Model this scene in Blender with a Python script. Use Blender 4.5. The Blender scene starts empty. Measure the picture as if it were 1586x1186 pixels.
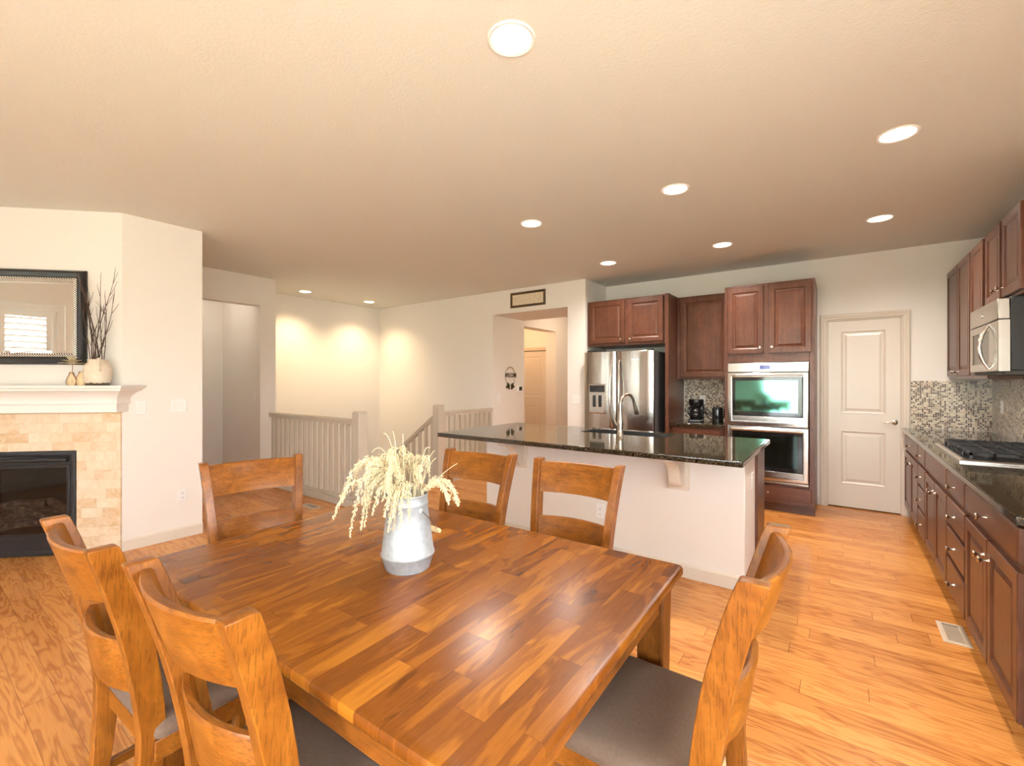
import bpy, bmesh, math, random
from mathutils import Vector, Matrix, noise as mnoise
PI = math.pi
R = math.radians
sc = bpy.context.scene
COL = sc.collection
random.seed(7)

# ------------------------------------------------------------------ camera
cam_data = bpy.data.cameras.new('camera')
cam = bpy.data.objects.new('camera', cam_data)
COL.objects.link(cam)
cam.location = (0, 0, 1.39)
cam.rotation_euler = (R(90), 0, R(36.06))
cam_data.sensor_width = 36.0
cam_data.lens = 36.0 * 699.0 / 1586.0
cam_data.shift_y = -4.0 / 1586.0
cam_data.clip_start = 0.02
sc.camera = cam

# ------------------------------------------------------------------ colour management, light
sc.view_settings.view_transform = 'Standard'
sc.view_settings.look = 'None'
sc.view_settings.gamma = 1.0
sc.view_settings.use_curve_mapping = False
sc.view_settings.exposure = 0.22
sc.cycles.use_denoising = True
sc.cycles.max_bounces = 10
sc.cycles.diffuse_bounces = 6
sc.cycles.glossy_bounces = 5
sc.cycles.sample_clamp_indirect = 8.0

world = bpy.data.worlds.new('sky')
sc.world = world
world.use_nodes = True
wn = world.node_tree
wn.nodes.clear()
w_out = wn.nodes.new('ShaderNodeOutputWorld')
w_bg = wn.nodes.new('ShaderNodeBackground')
w_tc = wn.nodes.new('ShaderNodeTexCoord')
w_sep = wn.nodes.new('ShaderNodeSeparateXYZ')
w_ramp = wn.nodes.new('ShaderNodeValToRGB')
wn.links.new(w_tc.outputs['Generated'], w_sep.inputs[0])
w_map = wn.nodes.new('ShaderNodeMapRange')
w_map.inputs[1].default_value = -1.0
w_map.inputs[2].default_value = 1.0
wn.links.new(w_sep.outputs['Z'], w_map.inputs[0])
wn.links.new(w_map.outputs[0], w_ramp.inputs[0])
e = w_ramp.color_ramp.elements
e[0].position = 0.0
e[0].color = (0.50, 0.47, 0.40, 1)
e[1].position = 1.0
e[1].color = (0.70, 0.86, 1.0, 1)
for p, c in ((0.47, (0.42, 0.44, 0.34, 1)), (0.50, (0.62, 0.68, 0.62, 1)), (0.56, (0.90, 0.98, 1.04, 1))):
    k = e.new(p)
    k.color = c
wn.links.new(w_ramp.outputs[0], w_bg.inputs[0])
w_bg.inputs[1].default_value = 20.0
wn.links.new(w_bg.outputs[0], w_out.inputs[0])

H = 2.75            # ceiling height
YB = -2.6           # back wall behind the photographer
XE = 1.165          # right wall
# openings that let the daylight in: (axis, plane, a0, a1, z0, z1)
WINDOWS = [('y', YB, -1.7, 0.75, 0.05, 2.15),
           ('y', YB, -5.55, -4.52, 0.75, 2.30),
           ('x', XE, -1.9, 1.2, 0.75, 2.30)]


def portal(ax, pl, a0, a1, z0, z1):
    d = bpy.data.lights.new('window_portal', 'AREA')
    d.shape = 'RECTANGLE'
    d.size = a1 - a0
    d.size_y = z1 - z0
    d.cycles.is_portal = True
    o = bpy.data.objects.new('window_portal', d)
    COL.objects.link(o)
    if ax == 'y':
        o.location = ((a0 + a1) / 2, pl - 0.02, (z0 + z1) / 2)
        o.rotation_euler = (R(90), 0, 0)
    else:
        o.location = (pl + 0.02, (a0 + a1) / 2, (z0 + z1) / 2)
        o.rotation_euler = (R(90), 0, R(90))


for w in WINDOWS:
    portal(*w)


# ------------------------------------------------------------------ node helpers
class NT:
    def __init__(self, name):
        self.m = bpy.data.materials.new(name)
        self.m.use_nodes = True
        self.t = self.m.node_tree
        self.b = self.t.nodes['Principled BSDF']
        self.out = self.t.nodes['Material Output']

    def n(self, typ, **kw):
        nd = self.t.nodes.new(typ)
        for k, v in kw.items():
            setattr(nd, k, v)
        return nd

    def put(self, sock, v):
        if v is None:
            return
        if hasattr(v, 'is_output') or isinstance(v, bpy.types.NodeSocket):
            self.t.links.new(v, sock)
        else:
            sock.default_value = v

    def math(self, op, a, b=None, c=None, clamp=False):
        nd = self.n('ShaderNodeMath', operation=op, use_clamp=clamp)
        for i, v in enumerate((a, b, c)):
            self.put(nd.inputs[i], v)
        return nd.outputs[0]

    def comb(self, x, y, z):
        nd = self.n('ShaderNodeCombineXYZ')
        for i, v in enumerate((x, y, z)):
            self.put(nd.inputs[i], v)
        return nd.outputs[0]

    def sep(self, v):
        nd = self.n('ShaderNodeSeparateXYZ')
        self.put(nd.inputs[0], v)
        return nd.outputs

    def coord(self, which='Object'):
        return self.n('ShaderNodeTexCoord').outputs[which]

    def noise(self, vec, scale=5.0, detail=3.0, rough=0.5, dist=0.0):
        nd = self.n('ShaderNodeTexNoise')
        self.put(nd.inputs['Vector'], vec)
        nd.inputs['Scale'].default_value = scale
        nd.inputs['Detail'].default_value = detail
        nd.inputs['Roughness'].default_value = rough
        nd.inputs['Distortion'].default_value = dist
        return nd.outputs['Fac']

    def white(self, vec):
        nd = self.n('ShaderNodeTexWhiteNoise', noise_dimensions='3D')
        self.put(nd.inputs['Vector'], vec)
        return nd.outputs['Value']

    def ramp(self, fac, stops, interp='LINEAR'):
        nd = self.n('ShaderNodeValToRGB')
        nd.color_ramp.interpolation = interp
        el = nd.color_ramp.elements
        while len(el) < len(stops):
            el.new(0.5)
        for i, (p, c) in enumerate(stops):
            el[i].position = p
            el[i].color = (*c, 1)
        self.put(nd.inputs[0], fac)
        return nd.outputs[0]

    def mix(self, fac, a, b, blend='MIX'):
        nd = self.n('ShaderNodeMix', data_type='RGBA', blend_type=blend)
        self.put(nd.inputs[0], fac)
        for s, v in ((nd.inputs[6], a), (nd.inputs[7], b)):
            if isinstance(v, tuple) and len(v) == 3:
                v = (*v, 1)
            self.put(s, v)
        return nd.outputs[2]

    def bump(self, height, strength=0.2, dist=0.01):
        nd = self.n('ShaderNodeBump')
        nd.inputs['Strength'].default_value = strength
        nd.inputs['Distance'].default_value = dist
        self.put(nd.inputs['Height'], height)
        self.put(self.b.inputs['Normal'], nd.outputs[0])

    def set(self, color=None, rough=None, metal=None, **kw):
        if isinstance(color, tuple) and len(color) == 3:
            color = (*color, 1)
        self.put(self.b.inputs['Base Color'], color)
        self.put(self.b.inputs['Roughness'], rough)
        self.put(self.b.inputs['Metallic'], metal)
        for k, v in kw.items():
            self.put(self.b.inputs[k.replace('_', ' ')], v)
        return self.m

    def planks(self, a, b, L, W, jitter=1.0):
        """a runs along the boards, b across; returns (row, random per board, board-relative seam mask)"""
        br = self.math('DIVIDE', b, W)
        row = self.math('FLOOR', br)
        ro = self.white(self.comb(row, 3.7, 1.3))
        al = self.math('DIVIDE', a, L)
        al = self.math('ADD', al, self.math('MULTIPLY', ro, jitter))
        idn = self.math('FLOOR', al)
        rnd = self.white(self.comb(row, idn, 9.1))
        fa = self.math('FRACT', al)
        fb = self.math('FRACT', br)
        ea = self.math('MULTIPLY', self.math('MINIMUM', fa, self.math('SUBTRACT', 1.0, fa)), L)
        eb = self.math('MULTIPLY', self.math('MINIMUM', fb, self.math('SUBTRACT', 1.0, fb)), W)
        return rnd, ea, eb


def mat_plain(name, color, rough=0.5, metal=0.0, var=0.0, scale=8.0, bump=0.0, bscale=200.0, **kw):
    n = NT(name)
    c = color
    if var:
        f = n.noise(n.coord(), scale, 3)
        c = n.mix(f, tuple(x * (1 - var) for x in color), tuple(min(1, x * (1 + var)) for x in color))
    n.set(c, rough, metal, **kw)
    if bump:
        n.bump(n.noise(n.coord(), bscale, 2), bump, 0.002)
    return n.m


def mat_wood(name, axis, dark, mid, light, rough=0.35, coarse=9.0, spec=0.28):
    n = NT(name)
    o = n.sep(n.coord())
    rv = n.n('ShaderNodeObjectInfo').outputs['Random']
    k = [26.0, 26.0, 26.0]
    k['xyz'.index(axis)] = 1.6
    v = n.comb(n.math('ADD', n.math('MULTIPLY', o[0], k[0]), n.math('MULTIPLY', rv, 31.0)),
               n.math('MULTIPLY', o[1], k[1]), n.math('MULTIPLY', o[2], k[2]))
    g = n.noise(v, 1.0, 5, 0.65, 0.6)
    big = n.noise(n.coord(), coarse, 3, 0.6, 1.2)
    fine = n.noise(v, 9.0, 2, 0.5)
    f = n.math('ADD', n.math('MULTIPLY', g, 0.55), n.math('MULTIPLY', big, 0.45))
    c = n.ramp(f, [(0.30, dark), (0.50, mid), (0.70, light)])
    c = n.mix(n.math('MULTIPLY', n.math('GREATER_THAN', fine, 0.575), 0.40), c, tuple(x * 0.6 for x in dark))
    n.set(c, rough)
    n.b.inputs['Specular IOR Level'].default_value = spec
    n.bump(fine, 0.08, 0.001)
    return n.m


M = {}
# painted walls, ceiling, trim
n = NT('wall_paint')
n.set(n.mix(n.noise(n.coord(), 1.5, 2), (0.785, 0.748, 0.708), (0.81, 0.773, 0.733)), 0.75)
n.bump(n.noise(n.coord(), 160, 2), 0.12, 0.002)
M['wall'] = n.m
n = NT('ceiling_paint')
n.set(n.mix(n.noise(n.coord(), 1.2, 2), (0.705, 0.70, 0.66), (0.735, 0.73, 0.69)), 0.85)
n.bump(n.noise(n.coord(), 75, 3, 0.6), 0.35, 0.004)
M['ceiling'] = n.m
M['trim'] = mat_plain('beige_trim_paint', (0.66, 0.585, 0.495), 0.45, var=0.03)
M['rail'] = mat_plain('taupe_rail_paint', (0.50, 0.435, 0.355), 0.45, var=0.03)
M['door'] = mat_plain('door_paint', (0.72, 0.655, 0.575), 0.30, var=0.02)
M['white'] = mat_plain('white_paint', (0.84, 0.83, 0.81), 0.35, var=0.015)
M['plate'] = mat_plain('white_switch_plastic', (0.86, 0.86, 0.86), 0.3, var=0.01)
M['black'] = mat_plain('black_plastic', (0.010, 0.010, 0.011), 0.25, var=0.1)
M['iron'] = mat_plain('cast_iron', (0.016, 0.016, 0.017), 0.5, var=0.25, scale=60, bump=0.2)
M['blackmetal'] = mat_plain('black_fireplace_steel', (0.012, 0.012, 0.013), 0.42, var=0.2)
M['slot'] = mat_plain('dark_slot', (0.03, 0.03, 0.03), 0.6, var=0.1)
M['fabric'] = mat_plain('brown_seat_fabric', (0.125, 0.080, 0.055), 0.95, var=0.22, scale=130, bump=0.5, bscale=700)
M['fabric'].node_tree.nodes['Principled BSDF'].inputs['Specular IOR Level'].default_value = 0.08
M['nickel'] = mat_plain('brushed_nickel', (0.52, 0.46, 0.39), 0.24, 1.0, var=0.05)
M['chrome'] = mat_plain('bright_chrome', (0.78, 0.77, 0.75), 0.12, 1.0, var=0.02)

n = NT('stainless_steel')
o = n.sep(n.coord())
f = n.noise(n.comb(n.math('MULTIPLY', o[0], 3.0), n.math('MULTIPLY', o[1], 3.0), n.math('MULTIPLY', o[2], 260.0)), 1.0, 2)
n.set(n.mix(f, (0.50, 0.48, 0.455), (0.58, 0.56, 0.53)), n.math('ADD', 0.17, n.math('MULTIPLY', f, 0.08)), 1.0)
M['steel'] = n.m
n = NT('stainless_fridge_door')
o = n.sep(n.coord())
f = n.noise(n.comb(n.math('MULTIPLY', o[0], 220.0), n.math('MULTIPLY', o[1], 220.0), n.math('MULTIPLY', o[2], 2.0)), 1.0, 2)
wv = n.noise(n.comb(n.math('MULTIPLY', o[0], 9.0), n.math('MULTIPLY', o[1], 9.0), n.math('MULTIPLY', o[2], 0.8)), 1.0, 1)
n.set(n.mix(f, (0.43, 0.40, 0.37), (0.50, 0.47, 0.44)), 0.17, 1.0)
n.bump(wv, 0.12, 0.03)
M['fridge'] = n.m
M['fridge_side'] = mat_plain('grey_fridge_case', (0.085, 0.082, 0.085), 0.45, var=0.05)

n = NT('galvanized_steel')
v = n.n('ShaderNodeTexVoronoi')
v.inputs['Scale'].default_value = 45.0
n.put(v.inputs['Vector'], n.coord())
g = n.math('ADD', n.math('MULTIPLY', v.outputs['Distance'], 0.5), n.math('MULTIPLY', n.noise(n.coord(), 14, 4), 0.6))
n.set(n.ramp(g, [(0.2, (0.33, 0.345, 0.36)), (0.75, (0.48, 0.495, 0.51))]), 0.52, 0.5)
M['galv'] = n.m

# oak floor boards, running along x
n = NT('oak_floor')
o = n.sep(n.coord())
rnd, ea, eb = n.planks(o[0], o[1], 1.15, 0.108)
gx = n.math('ADD', n.math('MULTIPLY', o[0], 1.0), n.math('MULTIPLY', rnd, 57.0))
gn = n.noise(n.comb(n.math('MULTIPLY', gx, 1.3), n.math('MULTIPLY', o[1], 9.0), n.math('MULTIPLY', rnd, 11.0)), 1.0, 3, 0.55, 0.4)
ring = n.math('SINE', n.math('MULTIPLY', gn, 62.0))
ring = n.math('MULTIPLY', n.math('ADD', ring, 1.0), 0.5)
fine = n.noise(n.comb(n.math('MULTIPLY', gx, 4.0), n.math('MULTIPLY', o[1], 190.0), 0.0), 1.0, 3, 0.6)
f = n.math('ADD', n.math('MULTIPLY', n.math('POWER', ring, 2.0), 0.30), n.math('ADD', n.math('MULTIPLY', fine, 0.42), n.math('MULTIPLY', rnd, 0.30)))
c = n.ramp(f, [(0.12, (0.61, 0.275, 0.075)), (0.45, (0.50, 0.200, 0.047)), (0.85, (0.30, 0.098, 0.020))])
seam = n.math('MAXIMUM', n.math('LESS_THAN', ea, 0.0014), n.math('LESS_THAN', eb, 0.0009))
c = n.mix(n.math('MULTIPLY', seam, 0.72), c, (0.10, 0.032, 0.010))
n.set(c, n.math('ADD', 0.20, n.math('MULTIPLY', fine, 0.10)))
n.b.inputs['Specular IOR Level'].default_value = 0.32
n.bump(n.math('SUBTRACT', n.math('MULTIPLY', fine, 0.3), seam), 0.10, 0.002)
M['floor'] = n.m

# butcher-block table top, strips running along y
n = NT('acacia_table_top')
o = n.sep(n.coord())
rnd, ea, eb = n.planks(o[1], o[0], 0.40, 0.074)
r2 = n.white(n.comb(n.math('MULTIPLY', rnd, 917.0), 2.0, 5.0))
ay = n.math('ADD', o[1], n.math('MULTIPLY', rnd, 23.0))
gn = n.noise(n.comb(n.math('MULTIPLY', o[0], 11.0), n.math('MULTIPLY', ay, 2.4), n.math('MULTIPLY', rnd, 7.0)), 1.0, 4, 0.55, 1.1)
ring = n.math('MULTIPLY', n.math('ADD', n.math('SINE', n.math('MULTIPLY', gn, 34.0)), 1.0), 0.5)
fine = n.noise(n.comb(n.math('MULTIPLY', o[0], 170.0), n.math('MULTIPLY', ay, 7.0), 0.0), 1.0, 3, 0.65)
f = n.math('ADD', n.math('ADD', n.math('ADD', 0.03, n.math('MULTIPLY', rnd, 0.17)), n.math('MULTIPLY', gn, 0.64)), n.math('ADD', n.math('MULTIPLY', ring, 0.07), n.math('MULTIPLY', fine, 0.12)))
c = n.ramp(f, [(0.30, (0.060, 0.015, 0.002)), (0.47, (0.135, 0.037, 0.004)), (0.60, (0.215, 0.067, 0.006)), (0.80, (0.34, 0.125, 0.012))])
seam = n.math('MAXIMUM', n.math('LESS_THAN', ea, 0.0008), n.math('LESS_THAN', eb, 0.0006))
c = n.mix(n.math('MULTIPLY', seam, 0.45), c, (0.06, 0.014, 0.003))
n.set(c, 0.27)
n.b.inputs['Specular IOR Level'].default_value = 0.26
M['table_top'] = n.m
for ax in 'xyz':
    M['oak_' + ax] = mat_wood('chair_wood_' + ax, ax, (0.095, 0.025, 0.003), (0.195, 0.060, 0.006), (0.285, 0.101, 0.012), 0.32)
    M['tab_' + ax] = mat_wood('table_wood_' + ax, ax, (0.075, 0.020, 0.003), (0.155, 0.046, 0.006), (0.25, 0.085, 0.012), 0.32)
    M['cab_' + ax] = mat_wood('cherry_cabinet_' + ax, ax, (0.060, 0.0205, 0.0105), (0.098, 0.035, 0.0185), (0.145, 0.056, 0.030), 0.30, 4.0, 0.38)
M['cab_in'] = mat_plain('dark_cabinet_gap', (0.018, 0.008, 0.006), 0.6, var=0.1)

n = NT('black_granite')
sp = n.noise(n.coord(), 190, 4, 0.7)
sp2 = n.noise(n.coord(), 70, 4, 0.7)
f = n.math('ADD', n.math('MULTIPLY', sp, 0.6), n.math('MULTIPLY', sp2, 0.4))
n.set(n.ramp(f, [(0.44, (0.006, 0.0055, 0.005)), (0.53, (0.030, 0.021, 0.012)), (0.62, (0.21, 0.15, 0.08))]), 0.045)
n.b.inputs['Specular IOR Level'].default_value = 0.5
M['granite'] = n.m


def mosaic(name, ax):
    n = NT(name)
    o = n.sep(n.coord())
    a = o[0] if ax == 'x' else o[1]
    rnd, ea, eb = n.planks(a, o[2], 0.0165, 0.0165, 0.0)
    c = n.ramp(rnd, [(0.0, (0.045, 0.022, 0.015)), (0.26, (0.16, 0.085, 0.05)), (0.38, (0.48, 0.38, 0.26)), (0.60, (0.66, 0.58, 0.45)), (0.85, (0.36, 0.30, 0.23))], 'CONSTANT')
    grout = n.math('MAXIMUM', n.math('LESS_THAN', ea, 0.0013), n.math('LESS_THAN', eb, 0.0013))
    c = n.mix(grout, c, (0.60, 0.54, 0.44))
    n.set(c, n.math('ADD', 0.15, n.math('MULTIPLY', grout, 0.6)))
    n.bump(n.math('SUBTRACT', 1.0, grout), 0.4, 0.001)
    return n.m


M['mosaic_x'] = mosaic('glass_mosaic_x', 'x')
M['mosaic_y'] = mosaic('glass_mosaic_y', 'y')

n = NT('travertine_tile')
o = n.sep(n.coord())
a = n.math('MULTIPLY', n.math('ADD', o[0], o[1]), 0.70711)
rnd, ea, eb = n.planks(n.math('ADD', a, 0.03), n.math('ADD', o[2], 0.014), 0.152, 0.076)
mott = n.noise(n.comb(n.math('ADD', a, n.math('MULTIPLY', rnd, 40.0)), o[2], rnd), 13.0, 5, 0.62, 1.0)
f = n.math('ADD', n.math('MULTIPLY', rnd, 0.30), n.math('MULTIPLY', mott, 0.72))
c = n.ramp(f, [(0.30, (0.76, 0.64, 0.49)), (0.52, (0.70, 0.54, 0.37)), (0.68, (0.60, 0.40, 0.22)), (0.85, (0.46, 0.27, 0.12))])
gr = n.math('MAXIMUM', n.math('LESS_THAN', ea, 0.0011), n.math('LESS_THAN', eb, 0.0011))
c = n.mix(n.math('MULTIPLY', gr, 0.6), c, (0.44, 0.35, 0.25))
n.set(c, 0.5)
n.bump(n.math('SUBTRACT', 1.0, gr), 0.3, 0.002)
M['travertine'] = n.m


def oven_glass(name, tint, fac):
    n = NT(name)
    n.set((0.006, 0.010, 0.009), 0.08)
    g = n.n('ShaderNodeBsdfGlossy')
    c = n.mix(n.noise(n.coord(), 3.5, 2), tint, tuple(t * k for t, k in zip(tint, (1.25, 0.9, 1.15))))
    n.put(g.inputs['Color'], c)
    g.inputs['Roughness'].default_value = 0.06
    mx = n.n('ShaderNodeMixShader')
    mx.inputs[0].default_value = fac
    n.t.links.new(n.b.outputs[0], mx.inputs[1])
    n.t.links.new(g.outputs[0], mx.inputs[2])
    n.t.links.new(mx.outputs[0], n.out.inputs[0])
    return n.m


M['oven_glass'] = oven_glass('coated_oven_glass', (0.11, 0.38, 0.26), 0.75)
M['oven_glass_low'] = oven_glass('coated_oven_glass_lower', (0.10, 0.22, 0.20), 0.55)
M['dark_glass'] = mat_plain('dark_glass', (0.012, 0.012, 0.013), 0.06, var=0.05)
n = NT('fire_glass')
tr_ = n.n('ShaderNodeBsdfTransparent')
tr_.inputs[0].default_value = (0.75, 0.75, 0.76, 1)
gl_ = n.n('ShaderNodeBsdfGlossy')
gl_.inputs['Roughness'].default_value = 0.05
mx_ = n.n('ShaderNodeMixShader')
mx_.inputs[0].default_value = 0.045
n.t.links.new(tr_.outputs[0], mx_.inputs[1])
n.t.links.new(gl_.outputs[0], mx_.inputs[2])
n.t.links.new(mx_.outputs[0], n.out.inputs[0])
M['fire_glass'] = n.m
n = NT('window_glass')
n.set((1, 1, 1), 0.0, Transmission_Weight=1.0, IOR=1.01)
M['window_glass'] = n.m
M['mirror'] = mat_plain('mirror_glass', (0.90, 0.90, 0.88), 0.0, 1.0, var=0.005)
M['frame_black'] = mat_plain('black_mirror_frame', (0.013, 0.0125, 0.013), 0.25, var=0.2)
n = NT('silver_rope_bead')
o = n.sep(n.coord())
s = n.math('SINE', n.math('MULTIPLY', n.math('ADD', n.math('ADD', o[0], o[1]), n.math('MULTIPLY', o[2], 1.414)), 260.0))
n.set(n.ramp(n.math('MULTIPLY', n.math('ADD', s, 1.0), 0.5), [(0.42, (0.02, 0.019, 0.018)), (0.55, (0.85, 0.80, 0.72))]), 0.4, 0.1)
M['bead'] = n.m
n = NT('log_bark')
f = n.noise(n.coord(), 28, 5, 0.7)
n.set(n.ramp(f, [(0.35, (0.03, 0.022, 0.018)), (0.6, (0.16, 0.11, 0.085)), (0.75, (0.40, 0.34, 0.29))]), 0.85)
n.bump(f, 0.7, 0.01)
M['log'] = n.m
M['straw'] = mat_plain('pale_dried_straw', (0.60, 0.495, 0.31), 0.75, var=0.22, scale=30)
M['twig'] = mat_plain('dark_twig_bark', (0.075, 0.038, 0.026), 0.75, var=0.35, scale=40)
n = NT('crackled_cream_glaze')
o = n.sep(n.coord())
f = n.noise(n.coord(), 32, 5, 0.7)
zz = n.math('ADD', o[2], n.math('MULTIPLY', n.math('SUBTRACT', f, 0.5), 0.05))
c = n.ramp(f, [(0.35, (0.74, 0.65, 0.53)), (0.7, (0.64, 0.52, 0.40))])
c = n.mix(n.math('LESS_THAN', zz, 0.021), c, (0.085, 0.060, 0.04))
n.set(c, 0.4)
n.bump(f, 0.3, 0.002)
M['crock'] = n.m
M['palewood'] = mat_wood('pale_carved_wood', 'z', (0.42, 0.26, 0.12), (0.62, 0.45, 0.26), (0.76, 0.62, 0.42), 0.6)
M['bark'] = mat_plain('brown_bark_edge', (0.19, 0.10, 0.05), 0.8, var=0.3, scale=50)
M['handle_wood'] = mat_plain('turned_handle_wood', (0.60, 0.42, 0.22), 0.5, var=0.15)
M['wire'] = mat_plain('steel_wire', (0.32, 0.32, 0.33), 0.35, 1.0, var=0.05)
M['rust'] = mat_plain('rusty_sign_metal', (0.055, 0.035, 0.022), 0.6, 0.3, var=0.3, scale=60)
M['gold'] = mat_plain('dull_gold_leaf', (0.42, 0.30, 0.13), 0.5, 0.4, var=0.2, scale=60)
M['pine'] = mat_plain('dark_green_leaf', (0.055, 0.058, 0.020), 0.7, var=0.3, scale=70)
M['pictureframe'] = mat_plain('bronze_picture_frame', (0.085, 0.050, 0.025), 0.35, 0.2, var=0.4, scale=40)
n = NT('cream_script_print')
o = n.sep(n.coord())
wv = n.noise(n.comb(n.math('MULTIPLY', o[0], 34.0), 0.0, n.math('MULTIPLY', o[2], 60.0)), 1.0, 3, 0.6, 2.0)
n.set(n.ramp(wv, [(0.42, (0.74, 0.66, 0.52)), (0.52, (0.70, 0.61, 0.46)), (0.58, (0.58, 0.47, 0.32))]), 0.7)
M['print'] = n.m
n = NT('blue_display')
n.set((0.01, 0.01, 0.05), 0.1)
n.b.inputs['Emission Color'].default_value = (0.05, 0.07, 0.45, 1)
n.b.inputs['Emission Strength'].default_value = 0.5
M['display'] = n.m
n = NT('lamp_lens')
n.set((1, 1, 1), 0.4)
n.b.inputs['Emission Color'].default_value = (1.0, 0.86, 0.66, 1)
n.b.inputs['Emission Strength'].default_value = 9.0
M['lens'] = n.m
M['register'] = mat_plain('tan_floor_register', (0.46, 0.36, 0.26), 0.5, var=0.1)
M['carpet'] = mat_plain('beige_stair_carpet', (0.42, 0.35, 0.27), 0.95, var=0.2, scale=200)
M['sink'] = mat_plain('steel_sink', (0.10, 0.10, 0.10), 0.35, 1.0, var=0.05)


# ------------------------------------------------------------------ geometry helpers
MATS = {}


def root_matrix(o):
    while o.parent is not None:
        o = o.parent
    return Matrix.Translation(o.location) @ o.rotation_euler.to_matrix().to_4x4()


class MB:
    def __init__(self):
        self.bm = bmesh.new()

    def verts(self, pts):
        return [self.bm.verts.new(p) for p in pts]

    def face(self, vs):
        try:
            return self.bm.faces.new(vs)
        except ValueError:
            return None

    def hexa(self, p):
        v = self.verts(p)
        for f in ((0, 3, 2, 1), (4, 5, 6, 7), (0, 1, 5, 4), (1, 2, 6, 5), (2, 3, 7, 6), (3, 0, 4, 7)):
            self.face([v[i] for i in f])
        return self

    def box(self, x0, x1, y0, y1, z0, z1, xf=None):
        p = [(x0, y0, z0), (x1, y0, z0), (x1, y1, z0), (x0, y1, z0), (x0, y0, z1), (x1, y0, z1), (x1, y1, z1), (x0, y1, z1)]
        if xf:
            p = [xf(*q) for q in p]
        return self.hexa(p)

    def panel(self, u0, u1, v0, v1, w0, w1, xf):
        return self.box(u0, u1, v0, v1, w0, w1, xf)

    def rings(self, u0, u1, v0, v1, seq, xf, close=True):
        """nested rectangles: seq of (inset, w); lofted, capped at both ends"""
        prev = None
        first = None
        for ins, w in seq:
            v = self.verts([xf(u0 + ins, v0 + ins, w), xf(u1 - ins, v0 + ins, w), xf(u1 - ins, v1 - ins, w), xf(u0 + ins, v1 - ins, w)])
            if prev:
                for i in range(4):
                    self.face([prev[i], prev[(i + 1) % 4], v[(i + 1) % 4], v[i]])
            else:
                first = v
            prev = v
        if close:
            self.face(prev)
            self.face(list(reversed(first)))
        return self

    def frame(self, u0, u1, v0, v1, prof, xf):
        """picture-frame loft: prof is a closed profile of (inset, w)"""
        cor = []
        for ins, w in prof:
            cor.append(self.verts([xf(u0 + ins, v0 + ins, w), xf(u1 - ins, v0 + ins, w), xf(u1 - ins, v1 - ins, w), xf(u0 + ins, v1 - ins, w)]))
        m = len(cor)
        for j in range(m):
            a, b = cor[j], cor[(j + 1) % m]
            for i in range(4):
                self.face([a[i], a[(i + 1) % 4], b[(i + 1) % 4], b[i]])
        return self

    def prism(self, pts, f0, f1):
        """pts 2-D polygon; f0,f1 map (a,b)->3-D for both ends"""
        a = self.verts([f0(*p) for p in pts])
        b = self.verts([f1(*p) for p in pts])
        m = len(pts)
        for i in range(m):
            self.face([a[i], a[(i + 1) % m], b[(i + 1) % m], b[i]])
        self.face(list(reversed(a)))
        self.face(b)
        return self

    def lathe(self, prof, seg=24, xf=lambda x, y, z: (x, y, z), cap=True):
        rows = []
        for r, z in prof:
            if r < 1e-6:
                rows.append(self.verts([xf(0, 0, z)]))
            else:
                rows.append(self.verts([xf(r * math.cos(2 * PI * i / seg), r * math.sin(2 * PI * i / seg), z) for i in range(seg)]))
        for a, b in zip(rows, rows[1:]):
            for i in range(seg):
                j = (i + 1) % seg
                if len(a) == 1 and len(b) == 1:
                    continue
                if len(a) == 1:
                    self.face([a[0], b[j], b[i]])
                elif len(b) == 1:
                    self.face([a[i], a[j], b[0]])
                else:
                    self.face([a[i], a[j], b[j], b[i]])
        if cap:
            for r_ in (rows[0], rows[-1]):
                if len(r_) > 2:
                    self.face(r_)
        return self

    def tube(self, pts, rad, seg=8):
        pts = [Vector(p) for p in pts]
        m = len(pts)
        if not isinstance(rad, (list, tuple)):
            rad = [rad] * m
        rows = []
        up = None
        for i, p in enumerate(pts):
            t = (pts[min(i + 1, m - 1)] - pts[max(i - 1, 0)])
            if t.length < 1e-9:
                t = Vector((0, 0, 1))
            t.normalize()
            if up is None:
                up = Vector((0, 0, 1)) if abs(t.z) < 0.9 else Vector((1, 0, 0))
            s = t.cross(up)
            if s.length < 1e-6:
                s = t.orthogonal()
            s.normalize()
            up = s.cross(t).normalized()
            rows.append(self.verts([p + (s * math.cos(2 * PI * k / seg) + up * math.sin(2 * PI * k / seg)) * rad[i] for k in range(seg)]))
        for a, b in zip(rows, rows[1:]):
            for k in range(seg):
                j = (k + 1) % seg
                self.face([a[k], a[j], b[j], b[k]])
        self.face(list(reversed(rows[0])))
        self.face(rows[-1])
        return self

    def build(self, name, mat, parent=None, smooth=False, bevel=0.0, seg=2, world=False, angle=40):
        bmesh.ops.recalc_face_normals(self.bm, faces=self.bm.faces[:])
        if world and parent is not None:
            self.bm.transform(root_matrix(parent).inverted())
        me = bpy.data.meshes.new(name)
        self.bm.to_mesh(me)
        self.bm.free()
        me.materials.append(M[mat] if isinstance(mat, str) else mat)
        o = bpy.data.objects.new(name, me)
        COL.objects.link(o)
        if parent is not None:
            o.parent = parent
        if bevel:
            b = o.modifiers.new('bevel', 'BEVEL')
            b.width = bevel
            b.segments = seg
            b.limit_method = 'ANGLE'
            b.angle_limit = R(35)
            smooth = True
        if smooth:
            me.shade_smooth()
            me.set_sharp_from_angle(angle=R(angle if not bevel else 60))
        return o


def tag(o, label, cat, group=None):
    o['label'] = label
    o['category'] = cat
    if group:
        o['group'] = group
    return o


def thing(name, label, cat, loc=(0, 0, 0), rz=0.0, group=None):
    o = bpy.data.objects.new(name, None)
    o.empty_display_size = 0.1
    COL.objects.link(o)
    o.location = loc
    o.rotation_euler = (0, 0, rz)
    return tag(o, label, cat, group)


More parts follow.
